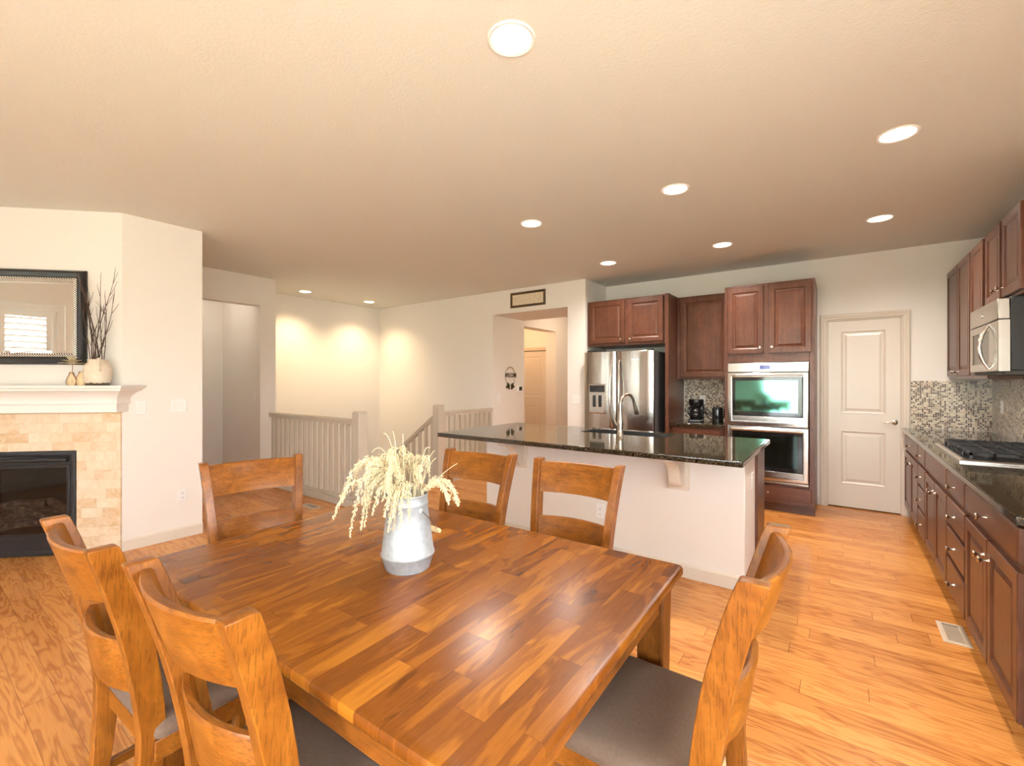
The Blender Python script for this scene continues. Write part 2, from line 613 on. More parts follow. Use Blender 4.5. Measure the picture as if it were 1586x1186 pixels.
def struct(o):
    o['kind'] = 'structure'
    return o


def copy_tree(o, parent=None):
    c = o.copy()
    COL.objects.link(c)
    if parent is not None:
        c.parent = parent
    for ch in list(o.children):
        copy_tree(ch, c)
    return c


# frames: (u, v, w) with w out of the surface
def facing_y(Y):            # surface looks towards -y
    return lambda u, v, w: (u, Y - w, v)


def facing_x(X):            # surface looks towards -x
    return lambda u, v, w: (X - w, u, v)


def facing_px(X):           # surface looks towards +x
    return lambda u, v, w: (X + w, u, v)


S2 = math.sqrt(0.5)
FX0, FY0 = -4.72, 1.10


def fire(u, v, w):          # the diagonal fireplace wall
    return (FX0 + S2 * (u + w), FY0 + S2 * (u - w), v)


# ------------------------------------------------------------------ the setting
XW = -7.45
YN = 9.1
TH = 0.12
# stairwell hole
SX0, SX1, SY0, SY1 = -7.1, -4.33, 3.05, 5.46

b = MB()
b.box(XW - .1, XE + .2, YB - .2, SY0, -.1, 0)
b.box(SX1, XE + .2, SY0, YN + .2, -.1, 0)
b.box(XW - .1, SX0 - .06, SY0, YN + .2, -.1, 0)
b.box(SX0 - .06, SX1, SY1 + .06, YN + .2, -.1, 0)
struct(b.build('floor', 'floor'))
b = MB()
b.box(XW - .1, XE + .2, YB - .2, YN + .2, H, H + .1)
struct(b.build('ceiling', 'ceiling'))

# kitchen wall with the pantry doorway
DX0, DX1, DZ = -.125, .515, 2.055
b = MB()
b.box(-2.76, DX0, 6.12, 6.24, 0, H)
b.box(DX1, XE, 6.12, 6.24, 0, H)
b.box(DX0, DX1, 6.12, 6.24, DZ, H)
struct(b.build('wall_kitchen', 'wall'))


def holed(name, ax, pl, a0, a1, holes, th, z0=0, z1=H, mat='wall'):
    b = MB()
    cur = a0

    def seg(s0, s1, q0, q1):
        if s1 - s0 < 1e-4 or q1 - q0 < 1e-4:
            return
        if ax == 'y':
            b.box(s0, s1, min(pl, pl + th), max(pl, pl + th), q0, q1)
        else:
            b.box(min(pl, pl + th), max(pl, pl + th), s0, s1, q0, q1)
    for h0, h1, hz0, hz1 in sorted(holes):
        seg(cur, h0, z0, z1)
        seg(h0, h1, z0, hz0)
        seg(h0, h1, hz1, z1)
        cur = h1
    seg(cur, a1, z0, z1)
    return struct(b.build(name, mat))


holed('wall_right', 'x', XE, YB, YN, [w[2:] for w in WINDOWS if w[0] == 'x'], TH)
holed('wall_back', 'y', YB, XW, XE + TH, [w[2:] for w in WINDOWS if w[0] == 'y'], -TH)
holed('wall_left', 'x', -5.82, YB, 0.0, [], -TH)
# diagonal chimney breast with the firebox hole
IU0, IU1, IZ0, IZ1 = -1.235, -.315, .004, .832
b = MB()
b.panel(-1.556, IU0, 0, H, -TH, 0, fire)
b.panel(IU1, 0, 0, H, -TH, 0, fire)
b.panel(IU0, IU1, IZ1, H, -TH, 0, fire)
b.panel(IU0, IU1, 0, IZ0, -TH, 0, fire)
struct(b.build('wall_fireplace', 'wall'))
b = MB()
b.prism([(-4.72, 1.10), (-4.72, 1.67), (-6.17, 1.67), (-6.17, 1.55), (-4.84, 1.55), (-4.84, 1.15)], lambda x, y: (x, y, 0), lambda x, y: (x, y, H))
struct(b.build('wall_chase', 'wall'))
# cased opening to the left hall, and the hall behind it
holed('wall_hall', 'x', -6.17, 1.67, 3.05, [(1.85, 2.848, 0, 2.375)], -.14)
b = MB()
b.box(-7.45, -6.31, 2.90, 3.05, -2.7, H)
b.box(-6.31, -6.17, 3.02, 3.05, -2.7, 0)
struct(b.build('wall_hall_side', 'wall'))
struct(MB().box(-7.45, -6.31, 1.5, 1.72, 0, H).build('wall_hall_near', 'wall'))
struct(MB().box(XW - .1, XW, YB, YN, 0, H).build('wall_west', 'wall'))
# stairwell walls
struct(MB().box(SX0 - .12, SX0, SY0, SY1, -2.7, H).build('wall_stair_left', 'wall'))
b = MB()
b.box(-7.22, -4.34, SY1, SY1 + .12, -2.7, H)
b.box(-4.46, -4.34, SY1 + .12, 6.31, 0, H)
struct(b.build('wall_stair_back', 'wall'))
b = MB()
b.box(-4.34, -3.03, SY1, 6.31, 2.40, H)
b.box(-3.03, -2.76, SY1, 6.31, 0, H)
struct(b.build('wall_passage', 'wall'))
b = MB()
b.box(SX1, SX1 + .1, SY0, SY1, -2.7, -.1)
b.box(-6.17, SX1 + .1, SY0 - .1, SY0, -2.7, -.1)
struct(b.build('wall_stair_lower', 'wall'))
struct(MB().box(-7.3, -4.2, 2.9, 5.6, -2.8, -2.7).build('floor_lower', 'carpet'))
# entry beyond the passage
holed('wall_entry', 'x', -4.75, 6.31, YN, [(6.6, 8.07, 0, 2.40)], -.25)
b = MB()
b.box(-6.3, -5.86, 8.3, 8.42, 0, H)
b.box(-5.14, -5.0, 8.3, 8.42, 0, H)
b.box(-5.86, -5.14, 8.3, 8.42, 2.04, H)
struct(b.build('wall_side_hall', 'wall'))
struct(MB().box(-6.4, -6.3, 5.6, 8.42, 0, H).build('wall_side_hall_left', 'wall'))
struct(MB().box(-3.03, -2.9, 6.31, YN, 0, H).build('wall_entry_right', 'wall'))
struct(MB().box(XW, XE + TH, YN, YN + .1, 0, H).build('wall_north', 'wall'))

# stairs going down
b = MB()
for i in range(9):
    x1 = SX1 - .25 * i
    b.box(x1 - .25, x1, SY0 + .002, 4.26, -.18 * (i + 1) - .16, -.18 * (i + 1))
b.box(SX0 + .01, SX1 - .25 * 9, SY0 + .002, SY1 - .01, -1.80, -1.70)
st = struct(b.build('floor_stairs', 'carpet'))

# baseboards
def baseboard(name, pts_list):
    b = MB()
    for (x0, y0), (x1, y1), nx, ny in pts_list:
        pr = [(0, 0), (.014, 0), (.014, .082), (.006, .098), (0, .098)]
        b.prism(pr, lambda a, z: (x0 + nx * a, y0 + ny * a, z), lambda a, z: (x1 + nx * a, y1 + ny * a, z))
    return struct(b.build(name, 'trim'))


baseboard('baseboard_chase', [((-4.72, 1.10), (-4.72, 1.67), 1, 0)])
baseboard('baseboard_kitchen', [((-.205, 6.12), (-.190, 6.12), 0, -1)])
baseboard('baseboard_hall', [((-6.17, 2.85), (-6.17, 3.05), 1, 0), ((-7.45, 2.90), (-6.31, 2.90), 0, -1)])
baseboard('baseboard_passage', [((-4.34, 5.46), (-4.34, 6.31), 1, 0), ((-3.03, 5.46), (-2.76, 5.46), 0, -1), ((-4.75, 8.07), (-4.75, 9.0), 1, 0)])
baseboard('baseboard_left', [((-5.82, -2.6), (-5.82, 0), 1, 0)])
baseboard('baseboard_back', [((-5.8, YB), (-1.85, YB), 0, 1), ((.9, YB), (1.16, YB), 0, 1)])


def casing(name, u0, u1, z1, wd, xf, mat='trim', z0=0.0, full=False):
    """door casing (three sides) or window casing (four)"""
    b = MB()
    pr = [(0, 0), (0, .014), (.012, .02), (.45 * wd, .02), (.6 * wd, .014), (wd - .008, .012), (wd, .006), (wd, 0)]

    def stick(pa, pb):
        b.prism(pr, pa, pb)
    if full:
        b.frame(u0 - wd, u1 + wd, z0 - wd, z1 + wd, pr, xf)
    else:
        stick(lambda i, w: xf(u0 - wd + i, z0, w), lambda i, w: xf(u0 - wd + i, z1 + wd - i, w))
        stick(lambda i, w: xf(u0 - wd + i, z1 + wd - i, w), lambda i, w: xf(u1 + wd - i, z1 + wd - i, w))
        stick(lambda i, w: xf(u1 + wd - i, z1 + wd - i, w), lambda i, w: xf(u1 + wd - i, z0, w))
    return struct(b.build(name, mat))


# pantry door
fy = facing_y(6.12)
tr = casing('trim_1', DX0, DX1, DZ, .062, fy)
b = MB()
jy = facing_y(6.24)
b.box(DX0, DX0 + .012, 6.122, 6.24, 0, DZ)
b.box(DX1 - .012, DX1, 6.122, 6.24, 0, DZ)
b.box(DX0 + .012, DX1 - .012, 6.122, 6.24, DZ - .012, DZ)
struct(b.build('door_jamb', 'trim', tr))


def panel_door(name, x0, x1, z0, z1, Y, panels, mat='door'):
    """flat door with moulded panels, looking towards -y"""
    f = facing_y(Y)
    b = MB()
    b.panel(x0, x1, z0, z1, -.035, -.008, f)
    us = [x0, panels[0][0], panels[0][1], x1]
    b.panel(x0, us[1], z0, z1, -.008, 0, f)
    b.panel(us[2], x1, z0, z1, -.008, 0, f)
    cur = z0
    for (u0, u1, v0, v1) in panels:
        b.panel(u0, u1, cur, v0, -.008, 0, f)
        cur = v1
        b.frame(u0, u1, v0, v1, [(0, -.008), (0, .001), (.006, .003), (.014, -.002), (.022, -.0075), (.022, -.009)], f)
        b.rings(u0 + .022, u1 - .022, v0 + .022, v1 - .022, [(0, -.009), (0, -.0075), (.012, -.007), (.034, -.001), (.034, -.001)], f)
    b.panel(us[1], us[2], cur, z1, -.008, 0, f)
    return b.build(name, mat)


d1 = struct(panel_door('door_1', DX0 + .014, DX1 - .014, .012, DZ - .014, 6.135, [(.0, .385, .262, .842), (.0, .385, 1.030, 1.930)]))
b = MB()
f = facing_y(6.135)
b.lathe([(.0, 0), (.026, 0), (.026, .006), (.018, .010), (.010, .014), (.009, .045), (.0, .046)], 20, lambda x, y, z: f(.455 + x, .955 + y, z))
b.tube([f(.455, .955, .040), f(.425, .956, .044), f(.385, .950, .042), f(.345, .957, .040)], [.009, .0085, .007, .006], 10)
h = b.build('door_handle', 'nickel', d1, smooth=True)
h['label'] = 'brushed nickel lever handle'
# side hall door
d2 = struct(panel_door('door_2', -5.85, -5.15, .012, 2.03, 8.33, [(-5.73, -5.27, .25, .85), (-5.73, -5.27, 1.03, 1.92)]))
casing('trim_2', -5.86, -5.14, 2.04, .075, facing_y(8.3))

# tile backsplash
b = MB()
b.box(.58, XE - .001, 6.112, 6.12, .905, 1.384)
struct(b.build('wall_backsplash_pantry', 'mosaic_x'))
struct(MB().box(XE - .008, XE, 2.40, 6.112, .905, 1.40).build('wall_backsplash_right', 'mosaic_y'))
struct(MB().box(-1.655, -1.055, 6.112, 6.12, .885, 1.40).build('wall_backsplash_coffee', 'mosaic_x'))


# windows
def window(idx, ax, pl, a0, a1, z0, z1, mull):
    xf = (lambda u, v, w: (u, pl + w, v)) if ax == 'y' else (lambda u, v, w: (pl - w, u, v))
    b = MB()
    b.frame(a0, a1, z0, z1, [(0, -.11), (0, 0.0), (.045, 0), (.045, -.11)], xf)
    for k in range(1, mull + 1):
        c = a0 + (a1 - a0) * k / (mull + 1)
        b.panel(c - .035, c + .035, z0 + .04, z1 - .04, -.10, -.02, xf)
    o = struct(b.build('window_%d' % idx, 'white'))
    casing('trim_%d' % (idx + 2), a0, a1, z1, .085, xf, 'white', z0, True)
    g = MB().panel(a0 + .045, a1 - .045, z0 + .045, z1 - .045, -.062, -.058, xf).build('window_pane', 'window_glass', o)
    return o


for i, (w, mull) in enumerate(zip(WINDOWS, (1, 1, 2))):
    window(i + 1, *w, mull)


def shutter(a0, a1, z0, z1, label):
    t = thing('plantation_shutter', label, 'shutter', ((a0 + a1) / 2, YB, z0))
    xf = lambda u, v, w: (u, YB + w, v)
    for k in range(2):
        u0 = a0 + (a1 - a0) * k / 2 + .003
        u1 = a0 + (a1 - a0) * (k + 1) / 2 - .003
        b = MB()
        b.frame(u0, u1, z0, z1, [(0, .004), (0, .030), (.05, .030), (.05, .004)], xf)
        p = b.build('shutter_frame', 'white', t, world=True)
        b = MB()
        nz = int((z1 - z0 - .1) / .075)
        for j in range(nz):
            zc = z0 + .05 + (z1 - z0 - .1) * (j + .5) / nz
            b.hexa([xf(u0 + .05, zc - .028, -.002), xf(u1 - .05, zc - .028, -.002), xf(u1 - .05, zc - .021, -.006), xf(u0 + .05, zc - .021, -.006),
                    xf(u0 + .05, zc + .021, .033), xf(u1 - .05, zc + .021, .033), xf(u1 - .05, zc + .028, .029), xf(u0 + .05, zc + .028, .029)])
        b.build('louvers', 'white', p, world=True)
    return t


shutter(-5.505, -4.565, .795, 2.255, 'white plantation shutter reflected in the mirror above the fireplace')


# ------------------------------------------------------------------ recessed lights
def downlight(x, y, label, power, z=H, col=(1.0, 0.90, 0.81), spread=162, group='recessed ceiling lights'):
    t = thing('recessed_light', label, 'ceiling light', (x, y, z), 0, group)
    b = MB()
    b.lathe([(.080, 0), (.096, 0), (.096, -.003), (.091, -.007), (.080, -.004), (.080, 0)], 32, cap=False)
    b.build('trim_ring', 'white', t, smooth=True)
    b = MB()
    b.lathe([(.0, -.0035), (.080, -.0028), (.080, -.0005), (.0, -.0005)], 32)
    b.build('lens', 'lens', t, smooth=True)
    d = bpy.data.lights.new('recessed_lamp', 'SPOT')
    d.energy = power
    d.color = col
    d.spot_size = R(spread)
    d.spot_blend = 0.9
    d.shadow_soft_size = 0.06
    o = bpy.data.objects.new('recessed_lamp', d)
    COL.objects.link(o)
    o.parent = t
    o.location = (0, 0, -.02)
    return t


LP = 112.0
for x, y, l in ((-1.06, 1.452, 'largest recessed ceiling light, over the dining table'),
                (.255, 3.27, 'recessed light nearest the right wall cabinets, above the near end of the counter'),
                (-.951, 3.28, 'recessed light over the right end of the island'),
                (-2.167, 3.26, 'recessed light over the left end of the island'),
                (.267, 4.88, 'recessed light in front of the pantry door'),
                (-.958, 4.90, 'recessed light in front of the double oven'),
                (-2.175, 4.88, 'recessed light in front of the refrigerator')):
    downlight(x, y, l, LP if y > 2 else 30.0)
for x, y, l in ((-6.62, 3.72, 'recessed stairwell light nearest the hall opening'),
                (-6.60, 4.86, 'recessed stairwell light nearest the stairwell corner')):
    downlight(x, y, l, 105.0, col=(1.0, 0.74, 0.44), spread=126, group='stairwell lights')


def unseen_globe(x, y, power, label, col=(1.0, 0.58, 0.26)):  # globe fixture out of view, put in to light a hall
    t = thing('unseen_ceiling_globe', label, 'ceiling light', (x, y, H))
    MB().lathe([(.0, 0), (.08, 0), (.08, -.02), (.0, -.02)], 24).build('canopy', 'nickel', t, smooth=True)
    MB().lathe([(.0, -.02), (.07, -.02), (.13, -.05), (.12, -.09), (.06, -.12), (.0, -.125)], 24).build('shade', 'lens', t, smooth=True)
    d = bpy.data.lights.new('unseen_hall_lamp', 'POINT')
    d.energy = power
    d.color = col
    d.shadow_soft_size = 0.12
    o = bpy.data.objects.new('unseen_hall_lamp', d)
    COL.objects.link(o)
    o.parent = t
    o.location = (0, 0, -.28)


unseen_globe(-5.5, 7.3, 20.0, 'unseen globe light on the ceiling of the hall behind the passage')  # unseen fixture placed for the warm light in the side hall
unseen_globe(-3.75, 7.7, 16.0, 'unseen added globe light on the ceiling of the entry beyond the passage', (1.0, .78, .56))  # added out of view to brighten the wall beyond the passage
unseen_globe(-6.85, 2.3, 2.2, 'unseen added globe light on the ceiling of the small hall left of the stairs', (1.0, .9, .8))  # added out of view because the small hall needs light


# ------------------------------------------------------------------ dining table
TZ = .76
TC = (-1.205, 1.042)
TL, TW = 1.57, 1.07
t = thing('dining_table', 'large rectangular brown wooden dining table with a strip-wood top', 'table', (TC[0], TC[1], 0), R(1.2))
b = MB()
hx, hy, cr = TL / 2, TW / 2, .022


def rrect(hx, hy, r, k=5):
    pts = []
    for cx_, cy_, a0 in ((hx - r, hy - r, 0), (-hx + r, hy - r, 90), (-hx + r, -hy + r, 180), (hx - r, -hy + r, 270)):
        for i in range(k + 1):
            a = R(a0 + 90 * i / k)
            pts.append((cx_ + r * math.cos(a), cy_ + r * math.sin(a)))
    return pts


rows = []
for ins, z in ((.016, TZ - .034), (.004, TZ - .030), (0, TZ - .024), (0, TZ - .008), (.003, TZ - .002), (.009, TZ)):
    rows.append(b.verts([(x, y, z) for x, y in rrect(hx - ins, hy - ins, cr)]))
for a, c in zip(rows, rows[1:]):
    m = len(a)
    for i in range(m):
        b.face([a[i], a[(i + 1) % m], c[(i + 1) % m], c[i]])
b.face(rows[-1])
b.face(list(reversed(rows[0])))
b.build('table_top', 'table_top', t, smooth=True)
az0, az1 = .635, TZ - .034
ix, iy = hx - .045, hy - .045
MB().box(-ix + .085, ix - .085, -iy, -iy + .022, az0, az1).build('apron', 'tab_x', t, bevel=.003)
MB().box(-ix + .085, ix - .085, iy - .022, iy, az0, az1).build('apron', 'tab_x', t, bevel=.003)
MB().box(-ix, -ix + .022, -iy + .085, iy - .085, az0, az1).build('apron', 'tab_y', t, bevel=.003)
MB().box(ix - .022, ix, -iy + .085, iy - .085, az0, az1).build('apron', 'tab_y', t, bevel=.003)
for sx in (-1, 1):
    for sy in (-1, 1):
        b = MB()
        x1, y1 = sx * (ix + .012), sy * (iy + .012)
        w = .095
        tp = .012
        p = []
        for z, q in ((0, tp), (az1, 0)):
            xa, xb = sorted((x1 - sx * q, x1 - sx * (w - q)))
            ya, yb = sorted((y1 - sy * q, y1 - sy * (w - q)))
            p += [(xa, ya, z), (xb, ya, z), (xb, yb, z), (xa, yb, z)]
        b.hexa(p)
        b.build('leg', 'tab_z', t, bevel=.006)


# ------------------------------------------------------------------ dining chairs
def chair(label, loc, rz):
    t = thing('dining_chair', label, 'chair', loc, rz, 'wooden dining chairs around the table')

    def post_y(z):
        if z < .46:
            return -.205 - .045 * ((.46 - z) / .46) ** 1.4
        k = (z - .46) / .525
        return -.205 - .035 * k - .075 * k * k

    def half(z):
        if z < .46:
            return .197 - .006 * (.46 - z) / .46
        k = (z - .46) / .525
        return .197 + .018 * k + .019 * k * k
    for s in (-1, 1):
        b = MB()
        zs = [0, .12, .25, .38, .46, .52, .60, .68, .76, .84, .92, .955, .972, .983, .987]
        dp = [.036, .040, .047, .054, .058, .060, .062, .063, .064, .064, .063, .062, .061, .060, .052]
        prof = [(post_y(z) + d / 2, z) for z, d in zip(zs, dp)] + [(post_y(z) - d / 2, z) for z, d in reversed(list(zip(zs, dp)))]
        n_ = len(zs)
        A = b.verts([(s * half(z), y, z) for y, z in prof])
        B = b.verts([(s * (half(z) - .036), y, z) for y, z in prof])
        m = len(prof)
        for i in range(m):
            b.face([A[i], A[(i + 1) % m], B[(i + 1) % m], B[i]])
        for V in (A, B):
            for i in range(n_ - 1):
                b.face([V[i], V[i + 1], V[m - 2 - i], V[m - 1 - i]])
        b.build('rear_post', 'oak_z', t, bevel=.004)

    def rail(name, z0, z1, th, bow):
        b = MB()
        rows = []
        K = 12
        for i in range(K + 1):
            u = -1 + 2 * i / K
            off = -bow * (1 - u * u)
            r = []
            for z, d in ((z0, .5), (z1 - .006, .5), (z1, .28), (z1, -.28), (z1 - .006, -.5), (z0, -.5)):
                r.append(((half(z) - .034) * u, post_y(z) + off + d * th, z))
            rows.append(b.verts(r))
        for a, c in zip(rows, rows[1:]):
            m = len(a)
            for j in range(m):
                b.face([a[j], a[(j + 1) % m], c[(j + 1) % m], c[j]])
        b.face(rows[0])
        b.face(rows[-1])
        b.build(name, 'oak_x', t, smooth=True)
    rail('top_rail', .826, .972, .024, .042)
    rail('back_rail', .565, .712, .022, .042)
    # seat frame and cushion
    b = MB()
    b.box(-.205, .205, .185, .205, .385, .440)
    b.box(-.205, .205, -.205, -.185, .385, .440)
    b.box(-.206, -.186, -.205, .205, .385, .440)
    b.box(.186, .206, -.205, .205, .385, .440)
    b.build('seat_frame', 'oak_x', t, bevel=.003)
    b = MB()
    rows = []
    for ins, z in ((.004, .440), (0, .452), (.002, .468), (.012, .482), (.035, .490), (.09, .495)):
        rr = rrect(1, 1, .12, 4)
        rows.append(b.verts([((.212 - ins) * x + 0, (.216 - ins) * y + .008, z) for x, y in rr]))
    for a, c in zip(rows, rows[1:]):
        m = len(a)
        for i in range(m):
            b.face([a[i], a[(i + 1) % m], c[(i + 1) % m], c[i]])
    b.face(rows[-1])
    b.face(list(reversed(rows[0])))
    c_ = b.build('seat', 'fabric', t, smooth=True)
    for s in (-1, 1):
        b = MB()
        p = []
        for z, q in ((0, .006), (.44, 0)):
            xa, xb = sorted((s * (.210 - q), s * (.172 + q)))
            p += [(xa, .172 + q, z), (xb, .172 + q, z), (xb, .210 - q, z), (xa, .210 - q, z)]
        b.hexa(p)
        b.build('front_leg', 'oak_z', t, bevel=.004)
        MB().box(min(s * .207, s * .189), max(s * .207, s * .189), -.205, .18, .17, .20).build('side_stretcher', 'oak_y', t, bevel=.003)
    MB().box(-.195, .195, -.012, .010, .172, .198).build('cross_stretcher', 'oak_x', t, bevel=.003)
    return t


def seat_at(mx, my, rz):
    """chair origin from the middle of the back's top"""
    return (mx - math.sin(rz) * .313, my + math.cos(rz) * .313, 0)


def set_chair(c, mx, my, rz):
    c.location = seat_at(mx, my, rz)
    c.rotation_euler = (0, 0, rz)


CH = [(-1.657, .291, R(2.0), 'wooden dining chair with its back to us, the one nearest the fireplace'),
      (-1.052, .340, R(3.0), 'wooden dining chair with its back to us, nearest the viewer at the table corner'),
      (-1.657, 1.968, R(184.5), 'wooden dining chair behind the vase, facing us, in front of the railing'),
      (-1.057, 2.006, R(184.0), 'wooden dining chair facing us in front of the island outlet'),
      (-2.460, 1.102, R(-103.0), 'wooden dining chair at the table end by the white wall outlet'),
      (-.141, 1.236, R(90.0), 'wooden dining chair at the table end on the kitchen aisle side')]
first = None
for mx, my, rz, lab in CH:
    if first is None:
        first = c = chair(lab, (0, 0, 0), 0)
    else:
        c = copy_tree(first)
        c['label'] = lab
    set_chair(c, mx, my, rz)

# ------------------------------------------------------------------ galvanized pitcher with dried grass
VX, VY = -1.185, 1.028
t = thing('pitcher', 'galvanized metal pitcher standing on the dining table holding dried grass', 'vase', (VX, VY, TZ), R(-4))
b = MB()
b.lathe([(.0, .002), (.070, .002), (.072, .0), (.074, .004), (.087, .046), (.0895, .048), (.0895, .052), (.087, .054), (.0665, .212), (.068, .214), (.068, .219), (.066, .221),
         (.066, .243), (.068, .246), (.0665, .249), (.063, .247), (.063, .215), (.08, .06), (.06, .012), (.0, .012)], 40)
b.build('body', 'galv', t, smooth=True, angle=50)
for s in (-1, 1):
    MB().lathe([(.0, 0), (.0095, 0), (.0095, .004), (.005, .007), (.0, .0075)], 14, lambda x, y, z, s=s: (s * (.0675 + z), y + 0, .200 + x)).build('handle_ear', 'galv', t, smooth=True)
# wire bail hanging down behind on the right
pts = []
for i in range(17):
    a = PI * i / 16
    pts.append((.078 * math.cos(a) + .0, .112 * math.sin(a) * .95, .20 - .098 * math.sin(a)))
bail = MB().tube(pts, .0016, 6).build('wire_handle', 'wire', t, smooth=True)
b = MB()
b.lathe([(.0, -.042), (.006, -.042), (.0085, -.034), (.010, 0), (.0085, .034), (.006, .042), (.0, .042)], 14, lambda x, y, z: (z, .1064 + x, .102 + y))
b.build('wooden_grip', 'handle_wood', bail, smooth=True)


def grass_stalk(i, ang, reach, ctl, end, seeds=True, q0=.42):
    """a stalk leaving the mouth, arching over ctl and ending at height end, both relative to the rim"""
    rnd = random.Random(100 + i)
    ca, sa = math.cos(ang), math.sin(ang)
    pts = []
    K = 18
    p0 = (rnd.uniform(.0, .02), .06)
    p1 = (.035 + reach * .12, .25 + ctl * .55)
    p2 = (reach * .72, .25 + ctl * 1.25)
    p3 = (reach, .25 + end)
    sw = rnd.uniform(-.03, .03)
    for k in range(K + 1):
        q = k / K
        c0, c1, c2, c3 = (1 - q) ** 3, 3 * q * (1 - q) ** 2, 3 * q * q * (1 - q), q ** 3
        r = c0 * p0[0] + c1 * p1[0] + c2 * p2[0] + c3 * p3[0]
        z = c0 * p0[1] + c1 * p1[1] + c2 * p2[1] + c3 * p3[1]
        if z < .27 and q < .5:
            r = min(r, .053)
        side = sw * q * q
        pts.append(Vector((ca * r - sa * side, sa * r + ca * side, z)))
    o = MB().tube(pts, [.0021 * (1 - .6 * k / K) for k in range(K + 1)], 5).build('dried_grass_stalk', 'straw', None, smooth=True)
    tag(o, 'pale dried grass stalk standing in the galvanized pitcher', 'dried grass', 'dried grass stalks in the pitcher')
    o.location = (VX, VY, TZ)
    if seeds:
        b = MB()
        tot = 130
        for s in range(tot):
            q = q0 + (1 - q0) * (s / tot)
            f = q * K
            k = min(int(f), K - 1)
            p = pts[k].lerp(pts[k + 1], f - k)
            tdir = (pts[k + 1] - pts[k]).normalized()
            a = rnd.uniform(0, 2 * PI)
            ortho = tdir.orthogonal().normalized()
            out = (ortho * math.cos(a) + tdir.cross(ortho) * math.sin(a))
            spread = .0125 * math.sin(PI * min(1, (q - q0 + .02) / (1.02 - q0)) ** .75) + .003
            base = p + out * spread * rnd.uniform(.15, 1) + Vector((0, 0, -.004 * rnd.random()))
            d = (tdir * 1.0 + out * .55 + Vector((0, 0, -.25))).normalized()
            L = rnd.uniform(.008, .0135)
            w = rnd.uniform(.0017, .0027)
            o1 = d.orthogonal().normalized()
            o2 = d.cross(o1)
            v = b.verts([base - d * L * .5, base + o1 * w, base + o2 * w, base - o1 * w, base - o2 * w, base + d * L * .5])
            for q4 in range(4):
                b.face([v[0], v[1 + (q4 + 1) % 4], v[1 + q4]])
                b.face([v[5], v[1 + q4], v[1 + (q4 + 1) % 4]])
        b.build('seed_head', 'straw', o)
    return o


FWD = R(126.06)            # away from the viewer
LEFT = FWD + R(90)
rg = random.Random(5)
spec = []
# heavy drooping heads to the left
for k in range(13):
    spec.append((LEFT + R(rg.uniform(-38, 45)), rg.uniform(.12, .245), rg.uniform(.12, .20), rg.uniform(-.115, -.01)))
for k in range(7):
    spec.append((LEFT + R(rg.uniform(45, 105)), rg.uniform(.075, .135), rg.uniform(.08, .16), rg.uniform(-.105, -.03)))
for k in range(13):
    spec.append((LEFT + R(rg.uniform(-75, 70)), rg.uniform(.06, .15), rg.uniform(.13, .215), rg.uniform(-.03, .10)))
for k in range(5):
    spec.append((LEFT + R(180 + rg.uniform(-24, 22)), rg.uniform(.14, .185), rg.uniform(.06, .105), rg.uniform(-.075, -.02)))
for k in range(12):
    spec.append((rg.uniform(0, 2 * PI), rg.uniform(.05, .085), rg.uniform(.08, .17), rg.uniform(.0, .09)))
for i, (a, re, ri, en) in enumerate(spec):
    grass_stalk(i, a, re, ri, en)
for i, (a, re, ri, en) in enumerate(((LEFT + R(172), .175, .06, .105), (LEFT + R(190), .09, .10, .14), (LEFT + R(-20), .08, .16, .20), (LEFT + R(20), .05, .15, .21), (FWD + R(40), .06, .17, .19), (LEFT + R(-30), .14, .15, .13), (LEFT + R(165), .10, .08, .12), (FWD - R(70), .07, .14, .15))):
    grass_stalk(60 + i, a, re, ri, en, False)

# ------------------------------------------------------------------ fireplace
t = thing('fireplace', 'corner fireplace with a white mantel and beige travertine surround', 'fireplace', (FX0, FY0, 0))
b = MB()
b.panel(-1.545, IU0, 0, 1.16, .001, .016, fire)
b.panel(IU1, -.002, 0, 1.16, .001, .016, fire)
b.panel(IU0, IU1, IZ1, 1.16, .001, .016, fire)
b.build('tile_surround', 'travertine', t, world=True)
prof = [(.0, 1.135), (.10, 1.135), (.112, 1.14), (.112, 1.20), (.124, 1.206), (.124, 1.222), (.118, 1.228), (.120, 1.244), (.130, 1.266), (.148, 1.290), (.166, 1.304),
        (.180, 1.310), (.180, 1.322), (.190, 1.326), (.196, 1.334), (.196, 1.350), (.0, 1.350)]
b = MB()
UL, UR = -1.556, 0.0
ext = -.082


def mant(side, w, z):
    e_ = w + ext
    return fire((UR + e_) if side > 0 else (UL - e_), z, w)


def back(w):
    return max(w, .017)


front_l = b.verts([mant(-1, w, z) if w > 0 else fire(UL - ext * 0, z, .0165) for w, z in prof])
front_r = b.verts([mant(1, w, z) if w > 0 else fire(UR, z, .0165) for w, z in prof])
m = len(prof)
for i in range(m):
    b.face([front_l[i], front_l[(i + 1) % m], front_r[(i + 1) % m], front_r[i]])
# right return, running square back to the side wall
ret = []
for w, z in prof:
    if w <= 0:
        ret.append(fire(UR, z, .0165))
    else:
        u = UR + w + ext
        # meets wall x = FX0 where u + wv = 0
        ret.append(fire(u, z, -u + .002) if u > 0 else fire(u, z, .0165))
ret_v = b.verts(ret)
for i in range(m):
    b.face([front_r[i], front_r[(i + 1) % m], ret_v[(i + 1) % m], ret_v[i]])
b.face(list(reversed(ret_v)))
b.face(front_l)
b.build('mantel', 'white', t, world=True, smooth=True, angle=25)

